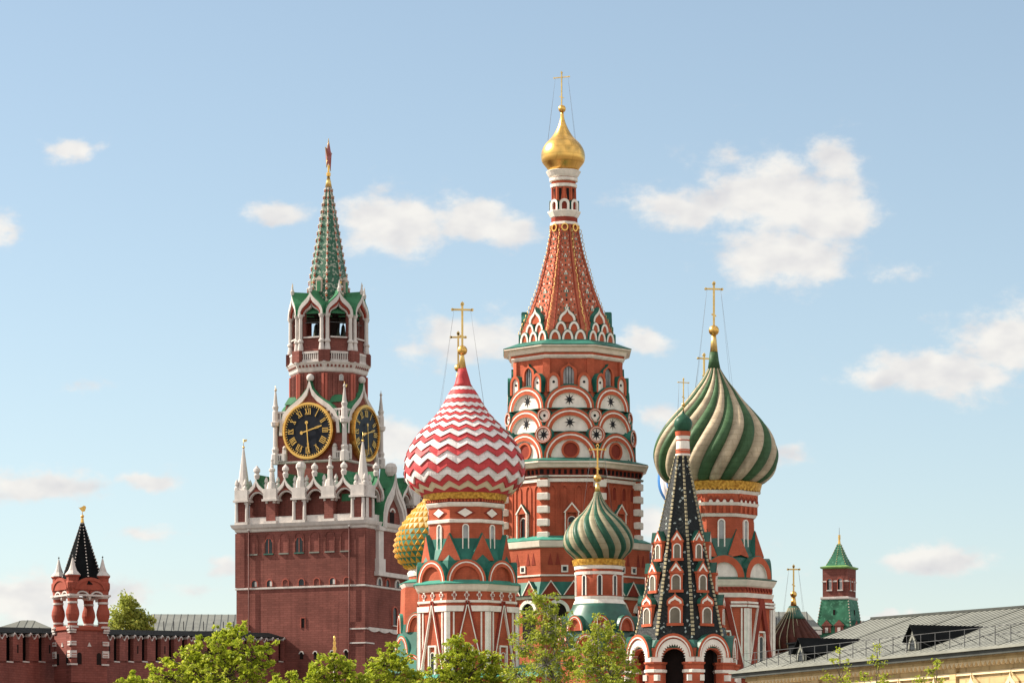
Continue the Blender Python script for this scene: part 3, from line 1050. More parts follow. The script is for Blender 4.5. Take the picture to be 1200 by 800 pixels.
ribdome(mb, [(576, 3.6), (583, 6), (590, 10.4), (599, 18), (607.5, 28), (616, 35), (625, 39.6), (634, 41), (642.5, 38.4), (649.6, 31.5), (654.5, 27)], 26, .78, ['smallgreen', 'smallcream'], .045, 20)
mb.build('onion_dome', chap, label='dark green and cream swirled onion dome')
mb = MB(t, ref=560)
mb.loft([(577, 3.4), (566, 2.2)], 20, 0, 'oldgold', smooth=True)
mb.ball(0, 0, 560, 4.8, 'gold')
cross(mb, 520, 557, 8.6, 0, 'gold', .95, wires=(600, 22))
mb.build('dome_cross', chap)

# ---- chapel with the big green and cream swirl dome
t = T(842, 243, .021, 680, [(432, 0), (527, 36), (563, 48), (640, 42), (677, 62), (952, 62)])
A0 = 2.5
ANG = [A0 - 45, A0, A0 + 45, A0 + 90]
VER = [A0 - 22.5, A0 + 22.5, A0 + 67.5]
mb = MB(t)
mb.loft([(952, 62), (700, 60), (677, 58)], 8, A0, 'red')
mb.loft([(678, 55), (652, 46), (640, 41), (604, 41), (603, 42.5), (592, 45.5), (588, 45.5), (577, 46), (573, 46)], 8, A0, 'red')
chap = mb.build('chapel_tower', cath)
mb = MB(t)
for p0, p1, e0, e1 in ((578, 573.6, 46.4, 49), (591.5, 588, 46, 47.6), (604.5, 601, 43, 45), (699, 694, 60.6, 62)):
    mb.loft([(p0 + .1, e0 - 1), (p0, e0), (p1, e1), (p1 - .1, e0 - 1)], 8, A0, 'white')
mb.loft([(687, 59.5), (685, 62), (679.5, 65), (678, 65)], 8, A0, 'cream')
mb.each('cornice', chap)
mb = MB(t)
mb.loft([(573.4, 48), (572, 51, 'goldband'), (563, 53.5, 'goldband'), (562, 51, 'goldband')], 40, 0, 'goldband')
for k in range(60):
    mb.ext(k * 6, [(-2.4, 571), (0, 574), (2.4, 571)], 47, 51.4, 'goldband')
mb.build('gilded_band', chap)
mb = MB(t)
mb.loft([(678.4, 65.5), (677.4, 65.8), (675, 58)], 8, A0, 'deepgreen')
mb.loft([(677, 54), (653, 50), (642, 43), (630, 41.2)], 8, A0, 'deepgreen')
mb.each('eave_roof', chap)
mb = MB(t, ref=582)
for u in (-12, -4, 4, 12):
    mb.strip(0, arch(u, 588, 3.7, 5), arch(u, 588, 2.4, 3.6), 45, 47, 'darkred')
    mb.ext(0, arch(u, 588, 2.4, 3.6), 45.3, 46.3, 'white')
    mb.ext(0, [(u - 3.6, 583), (u - 4 + .1, 577), (u + 4 - .1, 577), (u + 3.6, 583), (u, 580)], 45, 46.6, 'ringred')
    mb.box(0, u - 1.4, u + 1.4, 592, 600.5, 41, 46.4, 'ringred')
turn(mb.build('arcade_frieze', chap), ANG)
mb = MB(t, ref=625)
archwin(mb, 0, 41, 0, 607, 640, 4.4, 1.5, 'white', 'palepane', 1.8)
turn(mb.build('slit_window', chap), ANG)
mb = MB(t, ref=640)
vs = [mb.P(0, -14.5, 653, 50), mb.P(0, 0, 620, 46), mb.P(0, 14.5, 653, 50), mb.P(0, 0, 650, 56), mb.P(0, -13, 653, 38), mb.P(0, 0, 620, 38), mb.P(0, 13, 653, 38)]
mb.add(vs, [[0, 3, 1], [1, 3, 2], [0, 1, 5, 4], [1, 2, 6, 5]], 'red')
mb.add([(x, y + .04, z + .06) for x, y, z in vs], [[0, 1, 5, 4], [1, 2, 6, 5]], 'green')
turn(mb.build('triangular_gable', chap), VER)
mb = MB(t, ref=677)
kok(mb, 0, 60, 0, 677, 23.6, 26, bt=7.4, tym='white', side='deepgreen', dep=13, rec=3, line=False)
turn(mb.build('kokoshnik', chap), ANG)
mb = MB(t, ref=690)
mb.box(0, -24.5, 24.5, 686.9, 687.6, 59, 60.4, 'red')
for k in range(-4, 5):
    mb.ext(0, [(k * 5.4 - 2.4, 687.4), (k * 5.4 + 2.4, 687.4), (k * 5.4, 692.5)], 59, 60.6, 'darkred')
turn(mb.build('dentil_row', chap), ANG)
mb = MB(t, ref=740)
for e in (-1, 1):
    mb.ext(0, [(e * -2.6, 700), (e * 3.2, 700), (e * 22, 785), (e * 16.5, 785)], 59, 63.6, 'darkred')
    mb.ext(0, [(e * 3.9, 708), (e * 5.6, 708), (e * 24, 785), (e * 22.3, 785)], 59, 62.8, 'white')
    mb.box(0, e * 24 - 2.4, e * 24 + 2.4, 712, 785, 59, 62, 'white')
    mb.box(0, e * 19 - .9, e * 19 + .9, 712, 785, 59, 61.8, 'white')
    mb.box(0, e * 15.5 - 9.2, e * 15.5 + 9.2, 704, 706.4, 59, 62.6, 'white')
    mb.box(0, e * 15.5 - 9.2, e * 15.5 + 9.2, 707.8, 710.4, 59, 62.6, 'white')
mb.box(0, -7, 7, 738, 740, 60, 63, 'white'); mb.box(0, -7, -5.2, 740, 785, 60, 63, 'white'); mb.box(0, 5.2, 7, 740, 785, 60, 63, 'white')
archwin(mb, 0, 61, 0, 744, 785, 3.8, .7, 'white', 'pane', 1)
turn(mb.build('wall_panel', chap), ANG)
mb = MB(t)
ribdome(mb, [(432, 7.4), (440, 12.2), (449, 18.5), (457.5, 25.5), (466, 32), (475, 40), (484, 48.2), (492.5, 55.6), (501, 61.8), (510, 66.6), (519, 69.8), (527.5, 71.4), (536, 70.9), (545, 68.6), (554, 63.5), (560, 57), (563, 51)], 24, -.50, ['swirlgreen', 'swirlcream'], .105, 6.0, rows=52, sub=8)
mb.loft([(432.6, 7.6), (422, 5.8), (412.6, 4.8)], 24, 0, 'swirlgreen', smooth=True)
mb.build('onion_dome', chap, label='large green and cream swirled onion dome')
mb = MB(t, ref=420)
mb.loft([(413, 4.6), (400, 3.4), (393, 2.6)], 24, 0, 'oldgold', smooth=True)
mb.ball(0, 0, 387.2, 6.2, 'gold')
cross(mb, 330, 381, 9.8, 10, 'oldgold', 1.05, wires=(462, 28))
mb.build('dome_cross', chap)

# ---- low chapel behind the zigzag dome: golden studded dome
t = T(516, 252)
mb = MB(t)
mb.loft([(952, 52), (690, 44)], 8, 10, 'red')
mb.loft([(690, 37), (672, 37)], 24, 0, 'red')
mb.loft([(676, 38), (672, 39), (668, 36)], 24, 0, 'white')
mb.loft([(691, 40), (689, 43), (685, 45.5), (684, 38)], 8, 10, 'white')
mb.loft([(684.4, 46), (683.6, 46), (680, 38)], 8, 10, 'teal')
chap = mb.build('chapel_tower', cath)
prof = [(548, 3), (560, 6), (575, 12), (586, 20), (595, 29), (604, 37), (612.5, 43), (621, 48), (630, 51.4), (639, 53.2), (648, 53), (656, 49.5), (665, 41), (668, 36)]
f, _ = lerp_prof(prof, 10)
mb = MB(t)
rows, cols = 16, 38
ys = [556 + (668 - 556) * ((i / rows) ** .92) for i in range(rows + 1)]
for i in range(rows):
    for k in range(cols):
        o = .5 * (i % 2)
        th = [2 * pi * (k + o + d) / cols for d in (0, .5, 1)]
        pt = lambda tt, py, e=0.: mb.loc((f(py) + e) * sin(tt), -(f(py) + e) * cos(tt), py)
        tl, tr = pt(th[0], ys[i]), pt(th[2], ys[i])
        bl, br_ = pt(th[0], ys[i + 1]), pt(th[2], ys[i + 1])
        tm = pt(th[1], ys[i])
        ap = pt(th[1], ys[i] * .42 + ys[i + 1] * .58, 1.0 + f(ys[i]) * .028)
        mb.add([tm, bl, br_, ap], [[0, 1, 3], [3, 1, 2], [0, 3, 2]], 'studgold')
        mb.add([tl, tm, bl], [[0, 1, 2]], 'studgreen' if i > 8 else 'studpale')
        mb.add([tm, tr, br_], [[0, 1, 2]], 'studgreen' if i > 8 else 'studpale')
mb.loft([(557, 5.4), (540, 3)], 20, 0, 'studgold')
mb.build('onion_dome', chap, label='golden onion dome studded with pyramids')
# stacked kokoshniki on its lower walls
for pb, A, hw in ((742, 49, 14), (768, 53, 15), (790, 56, 15)):
    m = MB(t, ref=pb)
    kok(m, 0, A, 0, pb, hw, 22, bt=5, tym='red', side='teal', dep=18, rec=2)
    turn(m.build('kokoshnik', chap), [-80, -35] if pb != 768 else [-58, -13])
m = MB(t)
m.loft([(790, 60), (742, 47), (720, 43)], 8, 10, 'green')
m.build('eave_roof', chap)

# ---- domes of the chapels on the far side
t = T(825, 266)
mb = MB(t)
mb.loft([(952, 50), (612, 44)], 8, 0, 'red'); mb.loft([(612, 38), (598, 38)], 24, 0, 'white')
chap = mb.build('chapel_tower', cath)
mb = MB(t)
ribdome(mb, [(470, 4), (490, 12), (510, 26), (525, 38), (540, 48), (553, 53), (565, 54), (578, 51), (590, 43), (598, 37)], 22, 0, ['blue', 'palewhite'], .05, 4)
mb.build('onion_dome', chap, label='blue and white ribbed onion dome')
mb = MB(t, ref=440)
mb.loft([(471, 4), (458, 2)], 20, 0, 'oldgold', smooth=True)
mb.ball(0, 0, 453, 5, 'gold')
cross(mb, 414, 449, 7.6, 20, 'oldgold', .95, wires=(500, 20))
mb.build('dome_cross', chap)
t = T(537, 272)
mb = MB(t)
mb.loft([(952, 48), (600, 40)], 8, 0, 'red'); mb.loft([(600, 36), (574, 36)], 24, 0, 'red')
chap = mb.build('chapel_tower', cath)
mb = MB(t)
ribdome(mb, [(452, 4), (470, 10), (490, 22), (505, 34), (520, 42), (535, 47), (548, 48), (560, 44), (574, 34)], 20, 0, ['deepgreen', 'maroon'], .05, 4)
mb.build('onion_dome', chap, label='green onion dome mostly hidden behind the zigzag dome')
mb = MB(t, ref=440)
mb.loft([(453, 3.8), (437, 2)], 20, 0, 'oldgold', smooth=True)
mb.ball(0, 0, 431, 4.6, 'gold')
cross(mb, 388.5, 427, 8.6, 0, 'oldgold', 1.05, bar2=False)
mb.build('dome_cross', chap)
# slate roof glimpsed between the tent tower and the bell tower
t = T(748, 258)
mb = MB(t)
mb.loft([(952, 24), (677, 24)], 8, 22, 'red'); mb.loft([(677, 25), (674, 25.5)], 8, 22, 'white')
mb.loft([(674, 25), (655, 20.5), (640, 8), (634, 2)], 8, 22, 'slate')
mb.build('chapel_tower', cath)
# ---- dark red ribbed dome at the right end
t = T(930, 252)
mb = MB(t)
mb.loft([(952, 40), (772, 34)], 8, 0, 'red'); mb.loft([(772, 36), (766, 34)], 24, 0, 'white')
chap = mb.build('chapel_tower', cath)
mb = MB(t)
ribdome(mb, [(709.5, 5), (716, 7.6), (724, 13), (732, 19), (740, 26), (747, 31.6), (754, 35), (761, 35.5), (767, 32)], 22, .25, ['maroon', 'maroon'], .06, 4)
f, _ = lerp_prof([(709.5, 5), (716, 7.6), (724, 13), (732, 19), (740, 26), (747, 31.6), (754, 35), (761, 35.5), (767, 32)], 9)
for k in range(22):
    mb.tube([((f(p) + .3) * sin(2 * pi * k / 22 + R(4 + .25 * (p - 709.5))), -(f(p) + .3) * cos(2 * pi * k / 22 + R(4 + .95 * (p - 709.5))), p) for p in [712 + 5 * i for i in range(11)]], .62, mat='smallcream', n=5)
mb.loft([(725, 14.6), (718, 9.4), (710, 5.6)], 20, 0, 'deepgreen', smooth=True)
mb.build('onion_dome', chap, label='dark red onion dome with cream ribs')
mb = MB(t, ref=700)
mb.loft([(710, 3.8), (699.5, 2.2)], 20, 0, 'gold', smooth=True)
mb.ball(0, 0, 696, 4, 'gold')
cross(mb, 661.5, 692.5, 6.8, 0, 'oldgold', .85, wires=(730, 17))
mb.build('dome_cross', chap)
# ---- low gallery all round the foot of the towers
t = T(680, 250)
mb = MB(t)
pl = [(-190, 60), (-200, -260), (-60, -330), (110, -330), (215, -240), (215, 60)]
lo = [mb.loc(x, y, 953) for x, y in pl]
hi = [mb.loc(x, y, 806) for x, y in pl]
n = len(pl)
mb.add(lo + hi, [[i, (i + 1) % n, n + (i + 1) % n, n + i] for i in range(n)], 'red')
ev = [mb.loc(x * 1.03, y * 1.03, 806) for x, y in pl]
rg = [mb.loc(x * .7, y * .7, 788) for x, y in pl]
mb.add(hi + ev, [[i, (i + 1) % n, n + (i + 1) % n, n + i] for i in range(n)], 'white')
mb.add(ev + rg, [[i, (i + 1) % n, n + (i + 1) % n, n + i] for i in range(n)] + [[n + i for i in range(n)]], 'teal')
gal = mb.build('gallery', cath)
for i in range(n - 1):
    a, b = Vector(pl[i] + (0,)), Vector(pl[i + 1] + (0,))
    d = (b - a); L = d.length; ang = math.degrees(math.atan2(d.y, d.x))
    k = max(2, int(L / 34))
    for j in range(k):
        c = a + d * ((j + .5) / k)
        m = MB(t, x=c.x, y=c.y)
        archwin(m, ang, 0, 0, 824, 895, 11, 2.4, 'white', 'pane', 2.2)
        m.build('gallery_window', gal)

# ================================================================ bell tower with the dark tiled tent
t = T(798.5, 219, 0, 700, [(505, 4), (533, 8), (744, 52), (760, 60), (952, 60)])
A0 = -11.5
ANG = [A0 - 45, A0, A0 + 45, A0 + 90, A0 - 90]
VER = [A0 - 67.5, A0 - 22.5, A0 + 22.5, A0 + 67.5, A0 + 112.5]
bell = thing('bell_tower', (t.w(0, 0, 950)[0], t.Y, 0), 'bell tower with a dark glazed tent roof of gabled dormers and a small green dome', 'bell tower')
mb = MB(t)
mb.loft([(952, 61), (880, 61), (878, 58)], 8, A0, 'red')
base = mb.build('base', bell)
mb = MB(t)
for a in [A0 + 45 * k for k in range(8)]:
    archwall(mb, a, -24.6, 24.6, 758.5, 878, 0, 14.5, 774, 14.5, 53, 59.4, 'red')
mb.loft([(759, 59), (757, 59.4), (749, 53)], 8, A0, 'deepgreen')
arc = mb.build('arcade', bell)
mb = MB(t, ref=760)
oo = [(-24, 776), (-22.6, 768)] + arch(0, 768, 20.5, 25)[1:-1] + [(22.6, 768), (24, 776)]
o, i = arch(0, 769, 23.6, 27), arch(0, 769, 18.6, 21.4)
mb.strip(0, o, i, 46, 63.5, 'ringred', 'deepgreen')
mb.strip(0, arch(0, 769, 20.8, 24), arch(0, 769, 19.4, 22.4), 63, 64, 'white')
j2 = arch(0, 770, 14, 16)
sc = []
for q, (u, p) in enumerate(arch(0, 770, 1, 1, n=28)):
    rr = 14.8 if q % 2 else 12.2
    sc.append((u * rr, 770 + (p - 770) * rr * 1.1))
mb.strip(0, arch(0, 770, 18.8, 21.6, n=28), sc, 54, 62.4, 'white')
mb.box(0, -24.4, -14, 769, 776, 58, 62.6, 'white'); mb.box(0, 14, 24.4, 769, 776, 58, 62.6, 'white')
turn(mb.build('kokoshnik', bell), ANG)
mb = MB(t, ref=800)
mb.loft([(880, 11), (776, 11)], 8, 0, 'red', y=-58)
mb.loft([(787.6, 11.4), (787, 12.4), (784, 12.4), (783.6, 11.4)], 8, 0, 'white', y=-58)
mb.loft([(778, 11.4), (777, 12.6), (775, 12.8)], 8, 0, 'red', y=-58)
for q in range(8):
    for e in (-1, 1):
        mb.box(0, e * 7.4 - 2.6, e * 7.4 + 2.6, 790 + 11 * q, 797 + 11 * q, 62, 71 - abs(e) * 1.2, 'white')
turn(mb.build('pier', bell), VER)
mb = MB(t)
mb.loft([(812, 4), (800, 7), (790, 8), (781, 5), (778, 1.5)], 24, 0, 'bronze', x=-8, smooth=True)
mb.tube([(-40, 0, 778), (40, 0, 778)], 1.4, mat='interior')
mb.build('bell', bell)
mb = MB(t)
mb.loft([(952, 40), (842, 40), (742, 40)], 8, A0, 'interior')
mb.build('inner_core', bell)
mb = MB(t)
A_ = lambda py: 6.8 + (py - 533) * .2095
mb.loft([(756, 54.5), (744, 51.5), (640, 29.4), (533, 6.8)], 8, A0, 'tenttile')
tent = mb.build('tent_roof', bell)
mb = MB(t, ref=640)
for q in range(46):
    p = 742 - q * 4.6
    s = .55 + .6 * (p - 533) / 210
    rr = A_(p) / cos(pi / 8)
    mb.box(0, -1.75 * s, 1.75 * s, p - 1.5, p + 1.5, rr - 2, rr + .9, 'edgetile')
vs = [mb.P(0, u, p, A_(p) / cos(pi / 8) + w) for p in (745, 533) for u, w in ((-1.5, -.6), (1.5, -.6), (0, .4))]
mb.add(vs, [[0, 3, 5, 2], [2, 5, 4, 1]], 'black')
turn(mb.build('tent_ridge', bell), VER)


def dormer(py0, py1, hw, round_):
    m = MB(t, ref=py1)
    A = A_(py1) + 1.0
    h = py1 - py0
    pg = py0 + h * .36
    m.box(0, -hw, hw, pg, py1, A - 9, A, 'ringred')
    m.box(0, -hw - 1.2, hw + 1.2, py1 - 1.5, py1 + 1.6, A - 8, A + 1.4, 'ringred')
    m.box(0, -hw - .9, hw + .9, pg - 1.4, pg + 1.2, A - 9, A + 1.2, 'ringred')
    kd = 'ogee' if round_ else 'tri'
    o = arch(0, pg - 1, hw + 1.2, pg - py0, kd)
    i = arch(0, pg - 1, hw - .8, (pg - py0) * .74, kd)
    m.ext(0, o, A - 16, A + .6, 'ringred', 'deepgreen')
    m.strip(0, o, i, A, A + 1.3, 'ringred', 'deepgreen')
    m.strip(0, i, arch(0, pg - 1, hw - 3, (pg - py0) * .42, kd), A, A + 1.5, 'white')
    archwin(m, 0, A, 0, pg + 2.6, py1 - 1.6, hw - 1.8, 1.2, 'white', 'duskpane', 1.2)
    turn(m.build('dormer', bell), ANG)


dormer(622, 655, 6.4, False)
dormer(657.5, 692, 7.4, False)
dormer(695, 731, 8.6, True)
mb = MB(t, x=1.8)
mb.loft([(533.6, 8), (533, 9), (531, 9), (530.8, 7.6)], 24, 0, 'white')
mb.loft([(531, 8.4), (527.5, 8.4)], 24, 0, 'ringred')
mb.loft([(527.5, 8.2), (513, 7.4)], 24, 0, 'white')
mb.loft([(527, 8.6), (526.2, 8.8), (525.6, 8.6)], 24, 0, 'ringred')
mb.loft([(516, 7.6), (515.5, 8.2), (514.6, 8.2)], 24, 0, 'ringred')
mb.loft([(513, 7.8), (510.4, 8.4, 'white'), (510, 8.8, 'ringred'), (505.2, 9.2, 'ringred')], 24, 0)
nk = mb.build('neck_drum', bell)
mb = MB(t, x=2)
f, ysx = lerp_prof([(481, 1), (484, 2), (486.5, 5), (490, 8.8), (495, 10.6), (500, 10), (504, 7.8), (505.5, 6.6)], 20)
mb.loft([(p, f(p)) for p in ysx], 32, 0, 'smallgreen', smooth=True)
mb.build('onion_dome', bell)
mb = MB(t, x=2.4, ref=470)
mb.tube([(0, 0, 482), (0, 0, 470)], .8, .6, 'oldgold')
mb.ball(0, 0, 473.5, 2.1, 'gold')
cross(mb, 442.5, 472, 6.8, 22, 'oldgold', .55, wires=(496, 9))
mb.build('dome_cross', bell)

# ================================================================ clock tower
AF = -25.2                       # its dial side looks this far to the left of the camera
SIDES = [AF, AF + 90]
FOUR = [AF + 90 * k for k in range(4)]
OCT = [AF + 45 * k for k in range(-1, 4)]
OCV = [AF + 22.5 + 45 * k for k in range(-2, 4)]
CDP = [(219, 0), (350, 22), (360, 42), (470, 44), (540, 48), (560, 76), (952, 76)]
t = T(385, 350, 0, 700, CDP)
clk = thing('clock_tower', (t.w(6, 0, 950)[0], 350, 0), 'tall dark red brick clock tower with black dials, white pinnacles and a green tiled spire', 'clock tower')
X0, Y0 = 7.6, 0                    # lower square block stands a little off the spire's axis
B = 84.2
mb = MB(t, x=X0)
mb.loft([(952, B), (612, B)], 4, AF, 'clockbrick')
for a in SIDES:                  # corner lesenes
    for e in (-1, 1):
        mb.box(a, min(e * 86.2, e * 66), max(e * 86.2, e * 66), 730, 952, B - 1, B + 1.4, 'clockbrick')
        mb.box(a, min(e * 85.6, e * 73), max(e * 85.6, e * 73), 622, 686, B - 1, B + .7, 'clockbrick')
body = mb.build('tower_body', clk)
mb = MB(t, x=X0)
mb.loft([(689, B + .1), (688.5, B + 1.2), (686.8, B + 1.2), (686.5, B + .1)], 4, AF, 'stone')
mb.loft([(621, B + .4), (620, B + 1.2), (618, B + 1.6), (616, B + 4), (613.5, B + 5), (612, B + 5.5), (611.6, B)], 4, AF, 'stone')
for a in SIDES:
    for e in (-1, 1):
        for p in (738, 754.5):
            mb.box(a, min(e * 87, e * 65.5), max(e * 87, e * 65.5), p - .8, p + .8, B, B + 2.3, 'stone')
mb.build('cornice', body)
for u, dark in ((-62, 0), (-41, 1), (-21, 0), (-1, 1), (19, 0), (39, 0), (59, 0)):
    m = MB(t, x=X0)
    o = [(u - 6.4, 648)] + arch(u, 629, 6.4, 6.6) + [(u + 6.4, 648)]
    i = [(u - 5.2, 648)] + arch(u, 629.2, 5.2, 5.4) + [(u + 5.2, 648)]
    m.strip(AF, o, i, B - 1, B + 1.0, 'clockbrick')
    if dark:
        m.ext(AF, i, B - .5, B + .15, 'wallbrick')
        m.ext(AF, [(u - 4.2, 647)] + arch(u, 633.4, 4.2, 4.4) + [(u + 4.2, 647)], B - .3, B + .5, 'pane')
        m.strip(AF, arch(u, 633.4, 5.0, 5.2), arch(u, 633.4, 4.1, 4.3), B, B + .9, 'clocklight')
        m.box(AF, u - .35, u + .35, 629.5, 647, B, B + .8, 'clocklight')
    else:
        m.ext(AF, i, B - .5, B + .15, 'wallbrick')
    m.box(AF, u - 6.4, u + 6.4, 646.8, 648.4, B - .5, B + 1.6, 'deepgreen' if dark else 'tin')
    m.build('window' if dark else 'blind_arch', body)
for j, u in enumerate((-60, -40, -19, 2, 22, 42.5, 61)):
    m = MB(t, x=X0)
    archwin(m, AF, B, u, 677, 685.4, 4.6, 1.1, 'clocklight', 'pane' if j in (0, 1, 3, 5) else 'clockbrick', 1.0)
    if j in (0, 1, 5):
        m.box(AF, u + .5, u + 3.3, 679.5, 685.3, B + .3, B + .6, 'stone')
    m.build('window', body)
for u, p0, p1, h in ((4, 724, 735, 2.4), (2, 763.5, 772, 2.2), (20, 763.5, 772, 2.2), (42, 763, 772, 2.2), (60, 762.5, 772, 2.2)):
    m = MB(t, x=X0)
    m.box(AF, u - h, u + h, p0, p1, B - .5, B + .25, 'interior')
    if p0 > 750:
        m.strip(AF, arch(u, p0 + 2.5, h + 1, 3.6), arch(u, p0 + 2.5, h, 2.4), B, B + 1.2, 'stone')
    else:
        m.strip(AF, [(u - h - .8, p1 + 1), (u - h - .8, p0 - .8), (u + h + .8, p0 - .8), (u + h + .8, p1 + 1)], [(u - h, p1), (u - h, p0), (u + h, p0), (u + h, p1)], B, B + .8, 'clocklight')
    m.build('slit_window', body)
for u in (-66.5, 65):
    m = MB(t, x=X0)
    m.ball(u * cos(R(AF)) + (B + 2.4) * sin(R(AF)), u * sin(R(AF)) - (B + 2.4) * cos(R(AF)), 618.5, 1.6, 'stone', n=10)
    m.tube([(u * cos(R(AF)) + (B + 2.2) * sin(R(AF)), u * sin(R(AF)) - (B + 2.2) * cos(R(AF)), p) for p in (616, 800, 945)], .8, mat='pipe')
    m.build('drainpipe', body)
AR = AF + 90                     # the gate side, seen very obliquely
for u in (-52, 40):
    m = MB(t, x=X0)
    m.box(AR, u - 6, u + 6, 616, 668, B, B + 4, 'stone')
    m.box(AR, u - 8, u + 8, 655, 670, B, B + 5.5, 'stone')
    m.box(AR, u - 8, u + 8, 617, 622, B, B + 6, 'stone')
    m.build('giant_column', body)
m = MB(t, x=X0)
m.box(AR, -62, 64, 670.1, 675, B, B + 6, 'stone')
m.build('ledge', body)
m = MB(t, x=X0)
o, i = arch(-20, 618, 31, 70, 'ogee'), arch(-20, 618, 21, 50, 'ogee')
m.strip(AR, o, i, B - 14, B + 6, 'stone', 'roofgreen')
m.strip(AR, arch(-20, 618, 28, 64, 'ogee'), arch(-20, 618, 25.4, 58, 'ogee'), B + 5, B + 7, 'stone')
xg, yg = -20 * cos(R(AR)) + B * sin(R(AR)), -20 * sin(R(AR)) - B * cos(R(AR))
m.loft([(556, 4), (552, 6.5), (547, 7), (543.6, 5), (542.6, 2)], 12, AR, 'stone', x=xg, y=yg)
m.ext(AR, i, B - 8, B + 1, 'clockbrick')
m.box(AR, -25, -15, 598, 617, B, B + 1.6, 'interior')
m.strip(AR, arch(-20, 598, 6.5, 5), arch(-20, 598, 4.5, 3), B + .5, B + 2.5, 'stone')
m.build('ogee_gable', body)
for u in (-50, -30, -5, 18, 40):
    m = MB(t, x=X0)
    archwin(m, AR, B, u, 676, 686, 6, 2, 'stone' if u != -30 else 'clocklight', 'pane', 1.2)
    m.build('window', body)
m = MB(t, x=X0)
archwin(m, AR, B, -12, 708, 731, 7, 1.6, 'clocklight', 'pane', 1.6)
m.box(AR, -18, -6, 730.6, 732, B, B + 2, 'stone')
m.build('window', body)
m = MB(t, x=X0)
for k, u in enumerate((-66, -40, -14, 12, 38, 64)):
    m.strip(AR, [(u - 13, 736)] + [(u - 13 + 2.6 * q, 736) for q in range(1, 10)] + [(u + 13, 736)], [(u - 13, 739)] + [(u - 13 + 2.6 * q, 739 + 2.2 * sin(pi * q / 10)) for q in range(1, 10)] + [(u + 13, 739)], B, B + 2, 'stone')
m.build('string_course', body)

# ---- arcaded gallery with ogee gables, obelisks and pinnacles
m = MB(t, x=X0)
m.loft([(612, 73), (566, 73)], 4, AF, 'clockbrick')
m.loft([(612, 60), (575, 47)], 4, AF, 'clockbrick')
m.loft([(571, 82), (567, 74), (565, 50)], 4, AF, 'roofgreen')
gal = m.build('gallery', clk)
for a in SIDES:
    for c in (-57, -19, 19, 57):
        if a == AR and -45 < c < 10:
            continue
        m = MB(t, x=X0)
        archwall(m, a, c - 19, c + 19, 584 if False else 573, 604, c, 13.2, 587, 15.5, B - 6, B, 'clocklight')
        m.box(a, c - 19, c + 19, 603.8, 611.8, B - 5, B + .6, 'stone')
        o, i = arch(c, 588, 15.6, 32, 'ogee'), arch(c, 588, 12.8, 25, 'ogee')
        m.strip(a, o, i, B - 3, B + 2.6, 'stone', 'roofgreen')
        m.ext(a, [(c - 13, 588)] + i[1:-1] + [(c + 13, 588)][::-1][:0] + [(c + 13, 588)] + arch(c, 588, 12.4, 15)[::-1], B - 5, B - .4, 'clockbrick')
        m.strip(a, arch(c, 588, 13.2, 15.6), arch(c, 588, 11, 13), B - 5, B - 1, 'stone')
        m.build('ogee_gable', gal)
        m = MB(t, x=X0)
        m.strip(a, arch(c, 588, 16.6, 34, 'ogee'), arch(c, 588, 15.2, 31.4, 'ogee'), B - 36, B - 2.6, 'roofgreen')
        m.build('gable_roof', gal)
        m = MB(t, x=X0)
        x, y = c * cos(R(a)) + B * sin(R(a)), c * sin(R(a)) - B * cos(R(a))
        m.loft([(559, 2.4), (555, 3.4), (553, 2.2), (551, 3.8), (548.5, 3.6), (546.5, 1.6), (545, .4)], 10, a, 'stone', x=x, y=y)
        m.build('finial', gal)
    for c in (-76, -38, 0, 38, 76):
        if a == AR and -45 < c < 10:
            continue
        m = MB(t, x=X0)
        w = 8.5
        m.box(a, c - w, c + w, 571, 583, B - 8, B + 4, 'stone')
        m.box(a, c - w - 1.4, c + w + 1.4, 583, 585.4, B - 8, B + 5.4, 'stone')
        m.box(a, c - w, c + w, 609, 611.9, B - 4, B + 4, 'stone')
        m.box(a, c - w + 2.6, c + w - 2.6, 585.4, 609, B - 5, B + 1.6, 'clockbrick')
        if abs(c) in (0, 76):
            for e in (-1, 1):
                m.loft([(609, 2.0), (586, 1.7)], 10, a, 'stone', x=(c + e * (w - 1.6)) * cos(R(a)) + (B + 2) * sin(R(a)), y=(c + e * (w - 1.6)) * sin(R(a)) - (B + 2) * cos(R(a)))
        m.build('pedestal', gal)
        if abs(c) < 70:
            m = MB(t, x=X0)
            x, y = c * cos(R(a)) + (B - 2) * sin(R(a)), c * sin(R(a)) - (B - 2) * cos(R(a))
            tall = c != 0
            m.loft([(571, 6), (567, 5.4), (563, 4.6), (562.6, 3.2), (552, 2.4), (551, 3.4), (549, 3.4), (548, 1.8), (541, 1.2), (540, 1.9), (538, .3)] if tall else
                   [(571, 5.6), (563, 5), (558, 3.4), (552, 4.2), (549, 5.6), (546, 5.2), (543.5, 3)], 8, a, 'stone', x=x, y=y)
            for e in (-1, 1):
                xe, ye = x + e * 7.6 * cos(R(a)), y + e * 7.6 * sin(R(a))
                m.loft([(571, 2.2), (566, 2.6), (564, 1.4), (562, 2.4), (559.5, 1.8), (557, .4)], 8, a, 'stone', x=xe, y=ye)
            m.build('obelisk', gal)
